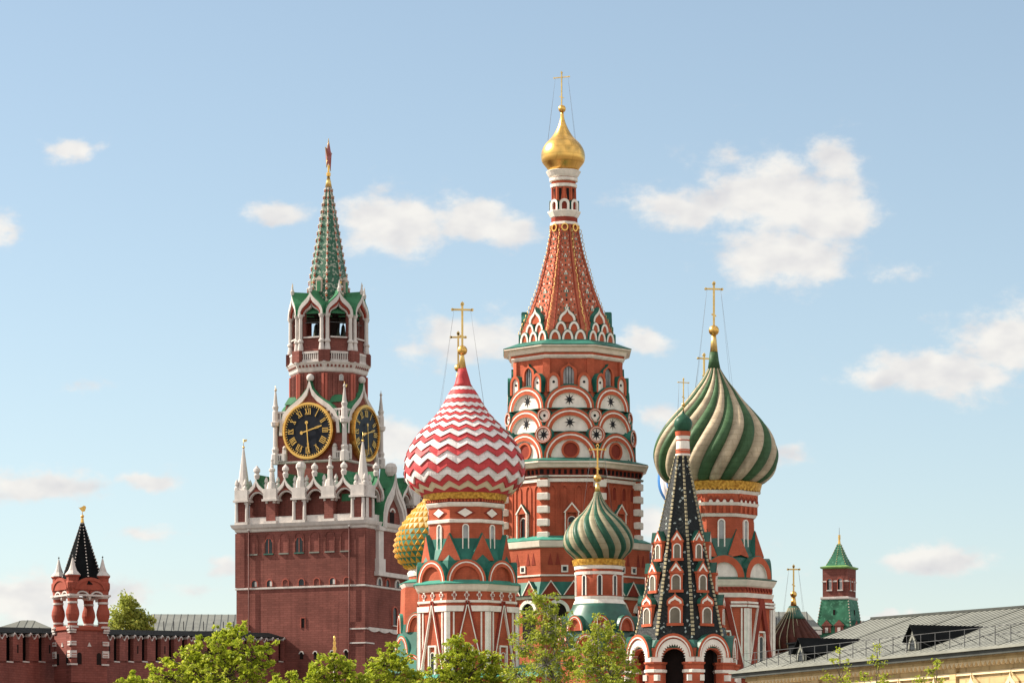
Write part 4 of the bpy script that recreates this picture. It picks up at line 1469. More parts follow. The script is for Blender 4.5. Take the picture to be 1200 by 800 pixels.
for k in range(4):               # the four corner spires of the gallery
    a = AF + 45 + 90 * k
    x, y = (B - 6) * 1.414 * sin(R(a)), -(B - 6) * 1.414 * cos(R(a))
    m = MB(t, x=X0)
    m.loft([(573, 7.6), (571, 7.0), (530, 1.6), (524, .9)], 8, a, 'stone', x=x, y=y)
    m.ball(x, y, 522.8, 1.5, 'gold', n=10)
    m.tube([(x, y, 523), (x, y, 513)], .35, mat='oldgold')
    m.ext(10, [(x * cos(R(10)) + y * sin(R(10)), 514), (x * cos(R(10)) + y * sin(R(10)) + 4.4, 513.4), (x * cos(R(10)) + y * sin(R(10)) + 3.4, 516), (x * cos(R(10)) + y * sin(R(10)), 516.6)], -y * cos(R(10)) + x * sin(R(10)) - .2, -y * cos(R(10)) + x * sin(R(10)) + .2, 'oldgold')
    for e in range(4):
        xe, ye = x + 8 * sin(R(a + 90 * e)), y - 8 * cos(R(a + 90 * e))
        m.loft([(573, 2.2), (568, 2.6), (566, 1.4), (564, 2.3), (561, 1.8), (558, .3)], 8, a, 'stone', x=xe, y=ye)
    m.build('corner_spire', gal)
# ---- square clock stage
D = 44
m = MB(t)
m.loft([(575, D), (494, D)], 4, AF, 'clockbrick')
m.loft([(494, D - 3), (470, D - 8)], 4, AF, 'clockbrick')
m.loft([(471, D - 6), (462, 34)], 4, AF, 'roofgreen')
stage = m.build('clock_stage', clk)
m = MB(t)
m.loft([(541, D + .3), (540, D + 1.8), (538.4, D + 2), (538.2, D)], 4, AF, 'stone')
m.loft([(495.5, D + .2), (494.5, D + 1), (492, D + 3), (490, D + 3.2), (489.8, D)], 4, AF, 'stone')
m.build('cornice', stage)
m = MB(t)
for a in FOUR:
    m.box(a, -D - 2, D + 2, 479.5, 481.6, D, D + 2.4, 'stone')
    m.box(a, -D - 2, D + 2, 488.5, 490, D, D + 2.4, 'stone')
    for k in range(24):
        m.box(a, -D + 3.7 * k + .4, -D + 3.7 * k + 2.3, 481.4, 488.6, D + .5, D + 1.9, 'stone')
    m.box(a, -D, D, 481, 489, D - 2, D - 1, 'clocklight')
m.build('balustrade', stage)
m = MB(t, ref=500)
o, i = arch(0, 508, 40, 64, 'ogee'), arch(0, 508, 36, 55, 'ogee')
m.strip(0, o, i, D - 6, D + 3, 'stone', 'roofgreen')
m.strip(0, arch(0, 508, 41.4, 66.5, 'ogee'), o, D - 24, D + 1.6, 'roofgreen')
m.ext(0, i, D - 4, D + .7, 'clockbrick')
turn(m.build('ogee_gable', stage), FOUR)
m = MB(t, ref=445)
m.loft([(451, 2.2), (447, 1.6), (446, 3.4)], 12, 0, 'roofgreen', y=-D)
m.ball(0, -D, 442, 4.6, 'stone')
turn(m.build('finial', stage), FOUR)
for e in (-1, 1):
    m = MB(t, ref=536)
    m.box(0, e * 38 - 6, e * 38 + 6, 529, 538, D, D + 4, 'stone')
    m.box(0, e * 33 - 2.6, e * 33 + 2.6, 524, 538, D, D + 3.2, 'stone')
    m.ball(e * 33, -D - 1.6, 522.6, 2.6, 'stone', n=10)
    for q in range(3):
        m.box(0, e * 39.5 - 3 + 2.4 * q, e * 39.5 - 2 + 2.4 * q, 531, 537, D + 3, D + 4.15, 'interior')
    turn(m.build('parapet', stage), FOUR)
m = MB(t, ref=500)
yy = -(D + 1.5) * 1.414
m.loft([(541, 5), (530, 4.6), (528, 3.2), (524, 4), (521, 2.6), (498, 2.4), (496, 4.6), (492, 5.2), (491, 3.4), (480, 3.2), (478, 2.6), (474, 3.4), (472, 2.4), (456, .9), (454, 1.6), (451, .3)], 8, 0, 'stone', y=yy)
m.ext(0, [(0, 453), (3.4, 452), (3, 455), (0, 456)], -yy - .2, -yy + .2, 'oldgold')
m.tube([(0, yy, 458), (0, yy, 449)], .3, mat='oldgold')
turn(m.build('pinnacle', stage), [AF + 45 + 90 * k for k in range(4)])

# ---- the dials
CYP, CR = 504.5, 33.0
ROM = ['XII', 'I', 'II', 'III', 'IIII', 'V', 'VI', 'VII', 'VIII', 'IX', 'X', 'XI']


def bar(m, a, x0, y0, x1, y1, w, z0, z1, mt):
    dx, dy = x1 - x0, y1 - y0
    L = sqrt(dx * dx + dy * dy)
    nx, ny = -dy / L * w / 2, dx / L * w / 2
    m.ext(a, [(x0 + nx, y0 + ny), (x1 + nx, y1 + ny), (x1 - nx, y1 - ny), (x0 - nx, y0 - ny)], z0, z1, mt)


for a in SIDES:
    D = 46.6
    m = MB(t)
    cir = lambda r, n=48: [(r * sin(2 * pi * k / n), CYP - r * cos(2 * pi * k / n)) for k in range(n)]
    m.ext(a, cir(31), D - 3, D + 3, 'dial')
    dial = m.build('clock_face', clk)
    m = MB(t)
    for r0, r1, h in ((33.0, 31.7, 4.4), (31.8, 30.6, 5.2), (30.7, 29.9, 4.2)):
        m.strip(a, cir(r0), cir(r1), D - 3.5, D + h, 'gold', close=True)
    for k in range(60):
        th = 2 * pi * k / 60
        s = .95 if k % 5 else 1.3
        bar(m, a, 29.6 * sin(th), CYP - 29.6 * cos(th), (28.0 if k % 5 else 27.2) * sin(th), CYP - (28.0 if k % 5 else 27.2) * cos(th), s, D + 2.9, D + 3.8, 'gold')
    m.build('dial_rim', dial)
    for h in range(12):
        m = MB(t)
        th = 2 * pi * h / 12
        ux, uy, vx, vy = cos(th), sin(th), -sin(th), cos(th)      # right / inward of a numeral
        ch = ROM[h]
        wd = {'I': 2.3, 'V': 5.0, 'X': 5.0}
        tot = sum(wd[c] for c in ch)
        pos = -tot / 2
        sc = min(.9, 8.6 / tot)
        cx, cy = 22.6 * sin(th), CYP - 22.6 * cos(th)

        def pt(x, y):
            return (cx + x * ux + y * vx, cy + x * uy + y * vy)
        H = 3.4
        for c in ch:
            x0, x1 = pos * sc, (pos + wd[c]) * sc
            xm = (x0 + x1) / 2
            if c == 'I':
                segs = [((xm, -H), (xm, H), .85)]
            elif c == 'V':
                segs = [((x0 + .7, -H), (xm, H), .95), ((x1 - .7, -H), (xm, H), .45)]
            else:
                segs = [((x0 + .7, -H), (x1 - .7, H), .95), ((x1 - .7, -H), (x0 + .7, H), .45)]
            for p, q, w in segs:
                bar(m, a, *pt(*p), *pt(*q), w, D + 2.9, D + 3.6, 'gold')
            pos += wd[c]
        for yy_ in (-H, H):
            bar(m, a, *pt(-tot / 2 * sc + .3, yy_), *pt(tot / 2 * sc - .3, yy_), .38, D + 2.9, D + 3.6, 'gold')
        m.build('numeral', dial)
    for nm, ang, L, tail, w in (('hour_hand', 74.5, 19.5, 8, 1.3), ('minute_hand', 175.5, 25, 9.5, 1.15)):
        th = R(ang)
        s_, c_ = sin(th), -cos(th)
        m = MB(t)
        z = D + 4.4 if nm == 'hour_hand' else D + 5.2
        bar(m, a, -tail * s_, CYP - tail * c_, L * s_, CYP + L * c_, w, z, z + .6, 'gold')
        bar(m, a, L * .55 * s_, CYP + L * .55 * c_, L * .82 * s_, CYP + L * .82 * c_, w * 1.8, z, z + .6, 'gold')
        q = [(-tail * s_ + 2 * sin(k * pi / 6), CYP - tail * c_ + 2 * cos(k * pi / 6)) for k in range(12)]
        m.ext(a, q, z, z + .6, 'gold')
        m.build(nm, dial)
t = T(385, 350, 0, 700, CDP, .925)
D = 47
# ---- octagon and open belfry
m = MB(t)
m.loft([(478, 44.5), (434, 44.5)], 8, AF, 'clockbrick')
for a in [AF + 45 * k for k in range(8)]:
    for u in (-13, -6.5, 0, 6.5, 13):
        m.box(a, u - 1.1, u + 1.1, 437, 472, 43, 45.6, 'clockbrick')
    for u in (-16.8, 16.8):
        m.box(a, u - 1.6, u + 1.6, 437, 474, 43, 46.6, 'clocklight')
octo = m.build('octagon', clk)
m = MB(t)
archwin(m, AF + 45, 45, 3, 437.5, 445, 2.8, .8, 'stone', 'palepane', 1.2)
m.build('window', octo)
m = MB(t)
m.loft([(435, 44.6), (433.5, 46), (430, 46.6), (426, 48.6), (424, 50), (423, 50), (422.8, 44)], 8, AF, 'stone')
for a in [AF + 45 * k for k in range(8)]:
    for k in range(-3, 4):
        m.box(a, k * 5 - 1.2, k * 5 + 1.2, 426.5, 429.4, 46, 48.3, 'clockbrick')
m.build('cornice', octo)
m = MB(t)
m.loft([(423.5, 46), (408, 45)], 8, AF, 'clockbrick')
m.loft([(408, 43), (394, 43)], 8, AF, 'clockbrick')
for a in [AF + 45 * k for k in range(8)]:
    m.box(a, -18.2, -11, 369, 394, 38, 43, 'clockbrick')
    m.box(a, 11, 18.2, 369, 394, 38, 43, 'clockbrick')
    m.strip(a, arch(0, 369, 17.6, 23, 'ogee'), arch(0, 370, 11, 12.5, 'round'), 38, 43, 'clockbrick')
m.loft([(366, 41), (364, 40), (352, 27)], 8, AF, 'roofgreen')
m.loft([(367.4, 38), (366.2, 38)], 8, AF, 'interior')  # near-black ceiling added so the belfry inside looks dark
m.loft([(394, 13), (366, 15)], 12, AF, 'interior')  # dark core added to close off the sky behind the arches
belf = m.build('belfry', clk)
m = MB(t, ref=416)
m.box(0, -11.5, 11.5, 411, 413.6, 45, 48, 'stone'); m.box(0, -11.5, 11.5, 420.5, 423, 45, 48, 'stone')
for k in range(8):
    m.box(0, -10.6 + 2.9 * k, -9.2 + 2.9 * k, 413.4, 420.6, 46, 47.6, 'stone')
m.box(0, -11.5, 11.5, 411, 423, 44.5, 45.5, 'interior')
turn(m.build('balustrade', belf), OCT)
m = MB(t, ref=400)
m.loft([(423.6, 7), (410, 7)], 4, 0, 'clockbrick', y=-46.4)
for e in (-3.6, 3.6):
    m.loft([(409.8, 3.6), (408, 3.6), (401, 2.6), (400, 3.8), (398, 3.6), (396.5, 2.3), (372, 2.1), (371, 2.8), (369, 3.6), (367.6, 3.8)], 10, 0, 'stone', x=e, y=-48)
turn(m.build('column_pair', belf), OCV)
m = MB(t, ref=368)
o, i = arch(0, 369, 17.8, 26, 'ogee'), arch(0, 369, 14.6, 19.5, 'ogee')
m.strip(0, o, i, 41, 48.5, 'stone', 'roofgreen')
m.strip(0, arch(0, 369, 18.6, 27.6, 'ogee'), o, 24, 48, 'roofgreen')
m.strip(0, i, arch(0, 369, 12.6, 15.5, 'ogee'), 42, 46.6, 'darkred')
m.strip(0, arch(0, 369, 12.8, 16, 'ogee'), arch(0, 369, 11, 12.7, 'ogee'), 40, 44, 'stone')
m.box(0, -11, 11, 393.4, 395, 40, 46, 'stone')
m.box(0, -11, 11, 376.4, 377, 42, 42.6, 'steel')
m.loft([(345, 1.8), (341, 2.4), (339, 1.4), (333, .6), (331, .2)], 8, 0, 'stone', y=-47.5)
m.ext(0, [(0, 334), (2.8, 333.2), (2.5, 335.6), (0, 336.4)], 47.3, 47.6, 'oldgold')
turn(m.build('ogee_gable', belf), OCT)
for dx, dy, r in ((-6, -12, 7), (10, -4, 6), (0, 14, 8), (-16, 6, 5), (18, 10, 4.5)):
    m = MB(t)
    m.loft([(390, r), (386, r * .82), (380, r * .62), (375, r * .5), (372.5, r * .2)], 20, 0, 'bronze', x=dx, y=dy, smooth=True)
    m.tube([(dx, dy, 373), (dx, dy, 368)], .7, mat='bronze')
    m.tube([(dx - 22, dy + 6, 369), (dx + 22, dy - 6, 369)], 1.0, mat='bronze')
    m.build('bell', belf)
t = T(385, 350, 0, 700, CDP)
# ---- spire
m = MB(t)
SA = lambda p: 3.2 + (p - 219) * (25.2 - 3.2) / (357 - 219)
m.loft([(358, 26), (357, SA(357)), (219, SA(219))], 8, AF, 'spiretile')
spire = m.build('spire', clk)
m = MB(t, ref=300)
vs = [m.P(0, u, p, SA(p) / cos(pi / 8) + w) for p in (357, 219) for u, w in ((-1.1, -.8), (1.1, -.8), (0, .4))]
m.add(vs, [[0, 3, 5, 2], [2, 5, 4, 1]], 'rib')
for q in range(17):
    p = 352 - q * 8.1
    rr = SA(p) / cos(pi / 8)
    s = .75 + .45 * (p - 219) / 138
    m.ball(.3, -rr - .5, p, 1.45 * s, 'rib', n=10)
    m.ball(.3, -rr - .4, p + 2.5 * s, 1.2 * s, 'knobred', n=10)
turn(m.build('spire_ridge', spire), [AF + 22.5 + 45 * k for k in range(8)])
m = MB(t, ref=334)
p0 = SA(342)
m.box(0, -3.8, 3.8, 328, 342, p0 - 6, p0 + 1, 'rib')
m.ext(0, [(-4.6, 328), (0, 323.5), (4.6, 328)], p0 - 6, p0 + 1.4, 'rib')
m.box(0, -2.4, 2.4, 329.5, 341.4, p0 - 1, p0 + 1.4, 'roofgreen')
turn(m.build('spire_hatch', spire), [AF, AF + 90])
m = MB(t)
m.loft([(219.6, 3.9), (213, 2.8), (207, 1.4)], 16, 0, 'oldgold', smooth=True)
m.loft([(207, 1.4), (206.6, 2.4), (202.8, 2.6), (202.4, 1.2), (194, 1.2)], 16, 0, 'gold')
fin = m.build('spire_tip', spire)
m = MB(t)                        # the faceted star, nearly edge-on
SN = 81
st = [((20 if k % 2 == 0 else 8.4) * sin(k * pi / 5), 182.5 - (20 if k % 2 == 0 else 8.4) * cos(k * pi / 5)) for k in range(10)]
rim = [m.P(SN, u, p, 0) for u, p in st]
for w in (-3.6, 3.6):
    m.add(rim + [m.P(SN, 0, 182.5, w)], [[k, (k + 1) % 10, 10] for k in range(10)], 'ruby')
for k in range(10):
    a_, b_ = Vector(rim[k]), Vector(rim[(k + 1) % 10])
    m.tube([tuple(a_), tuple(b_)], .035, mat='oldgold', n=4, local=False)
m.build('star', spire, label='dark red five-pointed star seen nearly edge-on')

# ================================================================ fortress wall
PA, PB = (-23.3, 347.0), (-47.9, 272.0)           # from the clock tower towards the river
L = sqrt((PA[0] - PB[0]) ** 2 + (PA[1] - PB[1]) ** 2)
ang = math.atan2(PA[1] - PB[1], PA[0] - PB[0])
g = G(PB[0], PB[1], ang)                           # local x from the near end to the clock tower
zs = lambda x: 14.47 + (18.0 - 14.47) * x / L      # height of the crenel sills
wall = thing('fortress_wall', (PB[0], PB[1], 0), 'long dark red brick fortress wall with swallowtail merlons and white caps', 'wall')
m = MB(g)
n = 12
xs = [-30 + (L + 30 + 1) * i / n for i in range(n + 1)]
vs = []
for x in xs:
    vs += [m.loc(x, 0, 0), m.loc(x, 0, zs(x)), m.loc(x, 3.6, zs(x)), m.loc(x, 3.6, 0)]
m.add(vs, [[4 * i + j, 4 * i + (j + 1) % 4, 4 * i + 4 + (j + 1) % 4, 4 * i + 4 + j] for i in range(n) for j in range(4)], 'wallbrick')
wb = m.build('wall_face', wall)
m = MB(g)
vs, vr = [], []
for x in xs:
    z = zs(x)
    vs += [m.loc(x, 2.9, z), m.loc(x, 2.9, z + 2.5), m.loc(x, 3.5, z + 2.5), m.loc(x, 3.5, z)]
    vr += [m.loc(x, -.02, z + 2.50), m.loc(x, 2.0, z + 3.05), m.loc(x, 4.0, z + 2.5), m.loc(x, 2.0, z + 2.8)]
q = [[4 * i + j, 4 * i + (j + 1) % 4, 4 * i + 4 + (j + 1) % 4, 4 * i + 4 + j] for i in range(n) for j in range(4)]
m.add(vs, q, 'interior')  # near-black back: the covered walkway's shade is put into the colour
m.add(vr, q, 'darkroof')
m.build('walkway_roof', wall)
x = -26.0
i = 0
while x < L - 1.2:
    z = zs(x)
    c = x + 1.05
    m = MB(g)
    pr = [(c - .95, z - .1), (c - .95, z + 2.2)] + [(c - .95 + .95 * q / 6, z + 2.2 + .26 * sin(pi * min(1, q / 4.4)) - .10 * max(0, q - 4)) for q in range(1, 7)]
    pr += [(2 * c - u, p) for u, p in reversed(pr[:-1])]
    m.ext(0, pr, -.34, 0, 'wallbrick')
    cap = pr[1:-1]
    m.strip(0, [(u + (.07 if u > c else -.07), p + .06) for u, p in cap], [(u, p - .05) for u, p in cap], -.42, .09, 'stone')
    m.box(0, c + .96, c + 2.18, z - .02, z + .1, -.36, .07, 'stone')
    if i % 2 == 0:
        m.box(0, c - .13, c + .13, z + .75, z + 1.5, -.3, .015, 'interior')
    m.build('merlon', wall)
    x += 3.15
    i += 1

# ================================================================ small turret standing on the wall
t = T(94.5, 289)
AT = 33
tur = thing('wall_turret', (t.w(0, 0, 775)[0], t.Y, t.w(0, 0, 775)[2]), 'small red turret on barrel-shaped columns with a pointed dark roof, standing on the fortress wall', 'turret')
m = MB(t)
m.loft([(800, 23), (738, 23)], 4, AT, 'wallbrick')
m.loft([(740, 23.4), (738.6, 25), (734.5, 25), (734, 22)], 4, AT, 'tsarred')
base = m.build('base', tur)
for a in (AT, AT + 90, AT - 90):
    for e in (-1, 1):
        m = MB(t)
        for p0, p1, ww in ((734.2, 737, 9), (737.6, 740, 7), (740.8, 742.4, 7), (752, 757, 7.5), (763, 771, 8), (778, 780, 9)):
            u0, u1 = e * 24.6, e * (24.6 - ww)
            m.box(a, min(u0, u1), max(u0, u1), p0, p1, 22, 25 + (1 if p0 < 740 else 0), 'stone')
        for p in (753.8, 766, 769):
            m.box(a, e * 20 - 3, e * 20 + 3, p, p + .8, 24, 25.3, 'tsarred')
        o, i = arch(e * 12.5, 768, 3.6, 3.6), arch(e * 12.5, 768, 2.8, 2.8)
        m.ext(a, [(e * 12.5 - 2.8, 779)] + i + [(e * 12.5 + 2.8, 779)], 22, 23.4, 'interior')
        m.build('quoin', base)
    m = MB(t)
    m.ext(a, [(-2.4, 758), (0, 753), (2.4, 758)], 22, 24, 'stone')
    m.build('triangle_ornament', base)
cp = [(738, 6.6), (736.5, 7.6), (735, 7.6), (734.5, 5.6), (731.5, 5.6), (731, 6.2), (729, 6.2), (728.8, 5.6), (725, 7), (720.5, 8), (716, 7.4), (711, 5.8), (708.6, 5.5), (708.2, 6.2), (705.8, 6.2), (705.4, 5.6), (702, 6), (700, 7.6), (698.4, 8), (698, 6)]
for a in [AT + 45 + 90 * k for k in range(4)]:
    m = MB(t)
    x, y = 27.6 * sin(R(a)), -27.6 * cos(R(a))
    secs = []
    for k, (p, r) in enumerate(cp):
        mt = 'stone' if p in (735, 734.5, 729, 728.8, 705.8, 705.4, 698.4, 700) and r > 6 else 'tsarred'
        secs.append((p, r, mt))
    m.loft(secs, 20, 0, 'tsarred', x=x, y=y, smooth=False)
    m.build('barrel_column', tur)
m = MB(t)
for a in [AT + 90 * k for k in range(4)]:
    archwall(m, a, -24, 24, 683, 697, -9.5, 8, 697, 7, 20, 25, 'tsarred') if False else None
    m.box(a, -25, 25, 684, 693, 18, 25, 'tsarred')
    for c in (-9.3, 9.3):
        m.strip(a, [(u, 692.5) for u, p in arch(c, 699, 8.6, 6)], arch(c, 699, 8.6, 6), 19, 24.6, 'tsarred')
        m.strip(a, arch(c, 699.4, 8.4, 6), arch(c, 699.4, 6.6, 4.4), 18, 25.4, 'stone')
    m.ext(a, [(-3, 698), (3, 698), (0, 704.5)], 19, 25, 'stone')
    o = arch(0, 692, 19, 13)
    m.ext(a, o, 18, 26.4, 'tsarred')
    m.strip(a, arch(0, 692, 20, 14.2), arch(0, 692, 16.6, 10.6), 25, 27.6, 'tsarred')
    m.box(a, -26, 26, 697.4, 699.6, 23, 26.6, 'stone')
can = m.build('canopy', tur)
for k in range(4):
    a = AT + 45 + 90 * k
    x, y = 27 * sin(R(a)), -27 * cos(R(a))
    m = MB(t)
    m.loft([(697, 6.4), (693, 6.8), (690, 8.0), (684, 8.0), (682, 6.6), (678, 6.8), (676.4, 8.2), (675, 8.2)], 8, a, 'tsarred', x=x, y=y)
    m.loft([(675.2, 8.4), (674.6, 8.4), (670, 4.6), (664, 2.6), (655, .7)], 8, a, 'stone', x=x, y=y)
    m.tube([(x, y, 656), (x, y, 651.5)], .3, mat='steel')
    m.ball(x, y, 653, 1.0, 'steel', n=8)
    m.build('corner_turret', can)
m = MB(t, x=2)
RA = lambda p: 1.2 + (p - 610) * (24.5 - 1.2) / 74
m.loft([(686, 25), (684, RA(684)), (610, 1.2)], 8, AT + 14, 'darkroof')
roof = m.build('tent_roof', tur)
m = MB(t, ref=650, x=2)
for q in range(19):
    p = 680 - q * 3.7
    m.ball(0, -RA(p) / cos(pi / 8) - .1, p, .62 + .3 * (p - 610) / 74, 'stone', n=8)
turn(m.build('roof_ridge', roof), [AT + 14 + 22.5 + 45 * k for k in range(8)])
m = MB(t, x=2)
m.loft([(612, 2.0), (606, 1.2)], 12, 0, 'gold')
m.ball(0, 0, 604.6, 2.1, 'gold', n=12)
m.tube([(0, 0, 603), (0, 0, 597)], .4, mat='gold')
m.ext(0, [(-4.6, 593.4), (-3, 594.6), (0, 593.4), (1.5, 592), (3.6, 592.6), (4.4, 594.2), (3, 598.6), (0, 599.4), (-2.6, 596.6)], -.3, .3, 'gold')
m.build('weathervane', roof)

# ================================================================ green tent tower at the right, beyond the cathedral
t = T(983.5, 345)
AG = -24.5
gt = thing('fortress_tower', (t.w(0, 0, 950)[0], t.Y, 0), 'distant square tower with a steep green tiled base, red lookout box and small green spire', 'tower')
m = MB(t)
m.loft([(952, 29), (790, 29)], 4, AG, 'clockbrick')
body = m.build('tower_body', gt)
m = MB(t)
GA = lambda p: 16.4 + (p - 702) * .135
m.loft([(792, 31), (790, 29.5), (745, GA(745)), (702, 16.4)], 4, AG, 'tilegreen')
rf = m.build('tent_roof', gt)
m = MB(t, ref=720)
for q in range(24):
    p = 786 - 3.5 * q
    m.ball(0, -GA(p) * 1.414 - .1, p, .8, 'rib', n=8)
turn(m.build('roof_ridge', rf), [AG + 45 + 90 * k for k in range(4)])
m = MB(t)
for a in (AG, AG + 90):
    for u in (-7.6, 7.6):
        m = MB(t)
        A = GA(742)
        m.box(a, u - 5, u + 5, 733, 742, A - 6, A + 1.5, 'clockbrick')
        m.ext(a, [(u - 7, 734), (u, 727), (u + 7, 734)], A - 6, A + 2, 'clockbrick', 'deepgreen')
        m.box(a, u - 1.8, u + 1.8, 736, 742, A, A + 1.9, 'stone')
        m.build('dormer', rf)
    m = MB(t)
    m.box(a, -1.2, 1.2, 715, 721, GA(718) - 1, GA(718) + .6, 'interior')
    m.build('slit_window', rf)
m = MB(t)
m.loft([(702, 15.2), (666.5, 15.4)], 4, AG, 'clockbrick')
m.loft([(703, 16.6), (702, 17.4), (700, 17.4), (699.6, 15.4)], 4, AG, 'stone')
m.loft([(682.6, 15.3), (682.4, 16), (681, 16), (680.8, 15.3)], 4, AG, 'stone')
box = m.build('lookout_box', gt)
m = MB(t, ref=688)
for u in (-6.6, 6.6):
    archwin(m, 0, 15.3, u, 677.5, 692.6, 3.8, .9, 'clocklight', 'palepane', 1.2)
    m.box(0, u - 3.4, u + 3.4, 691.6, 693, 15, 17, 'stone')
    m.box(0, u - 3.0, u - .9, 679.6, 691.6, 15, 16.2, 'interior')
turn(m.build('window', box), [AG, AG + 90])
m = MB(t)
m.loft([(667, 16), (666, 17.6, 'sunlitgreen'), (664.6, 17.8, 'sunlitgreen'), (663, 12.5, 'sunlitgreen'), (652, 7.2, 'tilegreen'), (637, 1.6, 'tilegreen')], 4, AG, 'tilegreen')
for k in range(8):
    a = AG + 45 * k
    for q in range(9):
        p = 661 - 2.8 * q
        A = 1.8 + (p - 637) * .36 + max(0, p - 652) * .12
        r = A * (1.414 if k % 2 else 1.0)
        m.ball(r * sin(R(a)), -r * cos(R(a)), p, .6, 'studpale', n=8)
sp = m.build('spire', gt)
m = MB(t)
m.loft([(638, 1.8), (632, 1.0)], 12, 0, 'gold')
m.loft([(632, 1.4), (626.5, 1.4)], 8, 0, 'oldgold')
m.tube([(0, 0, 627), (0, 0, 618)], .25, mat='steel')
m.build('finial', sp)

# ================================================================ low hall with the ribbed metal roof, right foreground
E0, E1 = (12.0, 170.0), (22.7, 141.7)
ha = math.atan2(E1[1] - E0[1], E1[0] - E0[0])
g = G(E0[0], E0[1], ha)
hall = thing('merchant_hall', (E0[0], E0[1], 0), 'long yellow hall with a ribbed grey metal roof, dormers and a roof railing', 'hall')
LEN, DEP, ZE, RISE = 62.0, 8.0, 9.18, 2.9
RI = lambda x: RISE - .021 * x
zr = lambda y, x=0: ZE + RI(x) * min(y, 16 - y) / DEP
m = MB(g)
m.add([m.loc(x, y, z) for x in (.5, LEN) for y, z in ((.55, 0), (.55, ZE - .05), (8, ZE + RI(x) - .25), (15.4, ZE - .05), (15.4, 0))],
      [[0, 1, 2, 3, 4], [5, 6, 7, 8, 9], [0, 1, 6, 5], [1, 2, 7, 6], [2, 3, 8, 7], [3, 4, 9, 8]], 'ochre')
body = m.build('wall', hall)
m = MB(g)
TH = .12
pts = lambda x: [m.loc(x, -.25, ZE - .09), m.loc(x, 8, ZE + RI(x)), m.loc(x, 16.25, ZE - .09), m.loc(x, 16.25, ZE - .09 - TH), m.loc(x, 8, ZE + RI(x) - TH), m.loc(x, -.25, ZE - .09 - TH)]
NX = 31
for q in range(NX):
    m.add(pts(LEN * q / NX) + pts(LEN * (q + 1) / NX), [[k, (k + 1) % 6, 6 + (k + 1) % 6, 6 + k] for k in range(6)], 'tin')
m.add(pts(0) + pts(LEN), [[0, 1, 4, 5], [1, 2, 3, 4], [6, 7, 10, 11], [7, 8, 9, 10]], 'tin')
x = .02
k = 0
while x < LEN:                    # standing seams
    h = .022 if k % 9 else .04
    for ya, yb in ((-.2, 8), (16.2, 8)):
        z0, z1 = ZE - .09, ZE + RI(x)
        vs = [m.loc(x + d, y, z + e) for y, z in ((ya, z0), (yb, z1)) for d, e in ((-.045, 0), (-.045, h), (.045, h), (.045, 0))]
        m.add(vs, [[0, 1, 5, 4], [1, 2, 6, 5], [2, 3, 7, 6], [0, 1, 2, 3]], 'tindark')
    x += .62
    k += 1
m.add([m.loc(x, y, ZE + RI(x) + z) for x in (0, LEN) for y, z in ((7.85, -.03), (7.85, .09), (8.15, .09), (8.15, -.03))], [[0, 1, 5, 4], [1, 2, 6, 5], [2, 3, 7, 6], [0, 1, 2, 3]], 'tindark')
roof = m.build('roof', hall)
m = MB(g)
m.box(0, -.1, LEN, ZE - .2, ZE - .07, .26, .5, 'tin')
m.box(0, -.1, LEN, ZE - .42, ZE - .2, .1, .34, 'tindark')  # dark band stands in for the deep shadow under the eave
m.build('gutter_eave_shade', roof)
m = MB(g)
m.box(0, .5, LEN, ZE - .62, ZE - .32, -.56, -.2, 'ochre')
k = .7
while k < LEN:
    m.ext(0, [(k, ZE - .62), (k + .2, ZE - .86), (k + .4, ZE - .62)], -.4, -.22, 'ochrelight')
    k += .42
m.box(0, .5, LEN, ZE - 1.22, ZE - 1.08, -.6, -.42, 'ochrelight')
m.build('eaves_trim', hall)
for j in range(17):
    m = MB(g)
    c = 3.1 + 3.6 * j
    o = [(c - .62, ZE - 4.2)] + arch(c, ZE - 2.2, .62, 1.0, 'ogee', 1) + [(c + .62, ZE - 4.2)]
    i = [(c - .46, ZE - 4.2)] + arch(c, ZE - 2.2, .46, .62, 'ogee', 1) + [(c + .46, ZE - 4.2)]
    m.strip(0, o, i, -.6, -.36, 'ochrelight')
    m.strip(0, [(u + (u - c) * .25, p + .16) for u, p in o[1:-1]], o[1:-1], -.6, -.42, 'ochre')
    m.ext(0, i, -.62, -.5, 'pane')
    for e in (-1, 1):
        m.box(0, c + e * .78 - .2, c + e * .78 + .2, ZE - 2.4, ZE - 2.15, -.6, -.34, 'ochrelight')
        m.box(0, c + e * .66 - .14, c + e * .66 + .14, ZE - 4.2, ZE - 2.4, -.6, -.42, 'ochrelight')
    m.build('window', hall)
    if j % 2:
        m = MB(g)
        m.box(0, c + 1.5, c + 2.1, 0, ZE - .62, -.6, -.40, 'ochre')
        m.box(0, c + 1.4, c + 2.2, ZE - 1.0, ZE - .75, -.6, -.36, 'ochre')
        m.build('pilaster', hall)
m = MB(g)
zz = zr(.45) + .0
x = .1
while x < LEN:
    m.box(0, x - .015, x + .015, zr(.3) - .1, zr(.3) + .80, -.315, -.285, 'steel')
    m.tube([(x, .3, zr(.3) + .45), (x + .35, .75, zr(.75) - .02)], .015, mat='steel', n=4)
    x += 1.42
for h in (.40, .78):
    m.box(0, .1, LEN, zr(.3) + h - .012, zr(.3) + h + .012, -.314, -.286, 'steel')
m.build('roof_railing', hall)
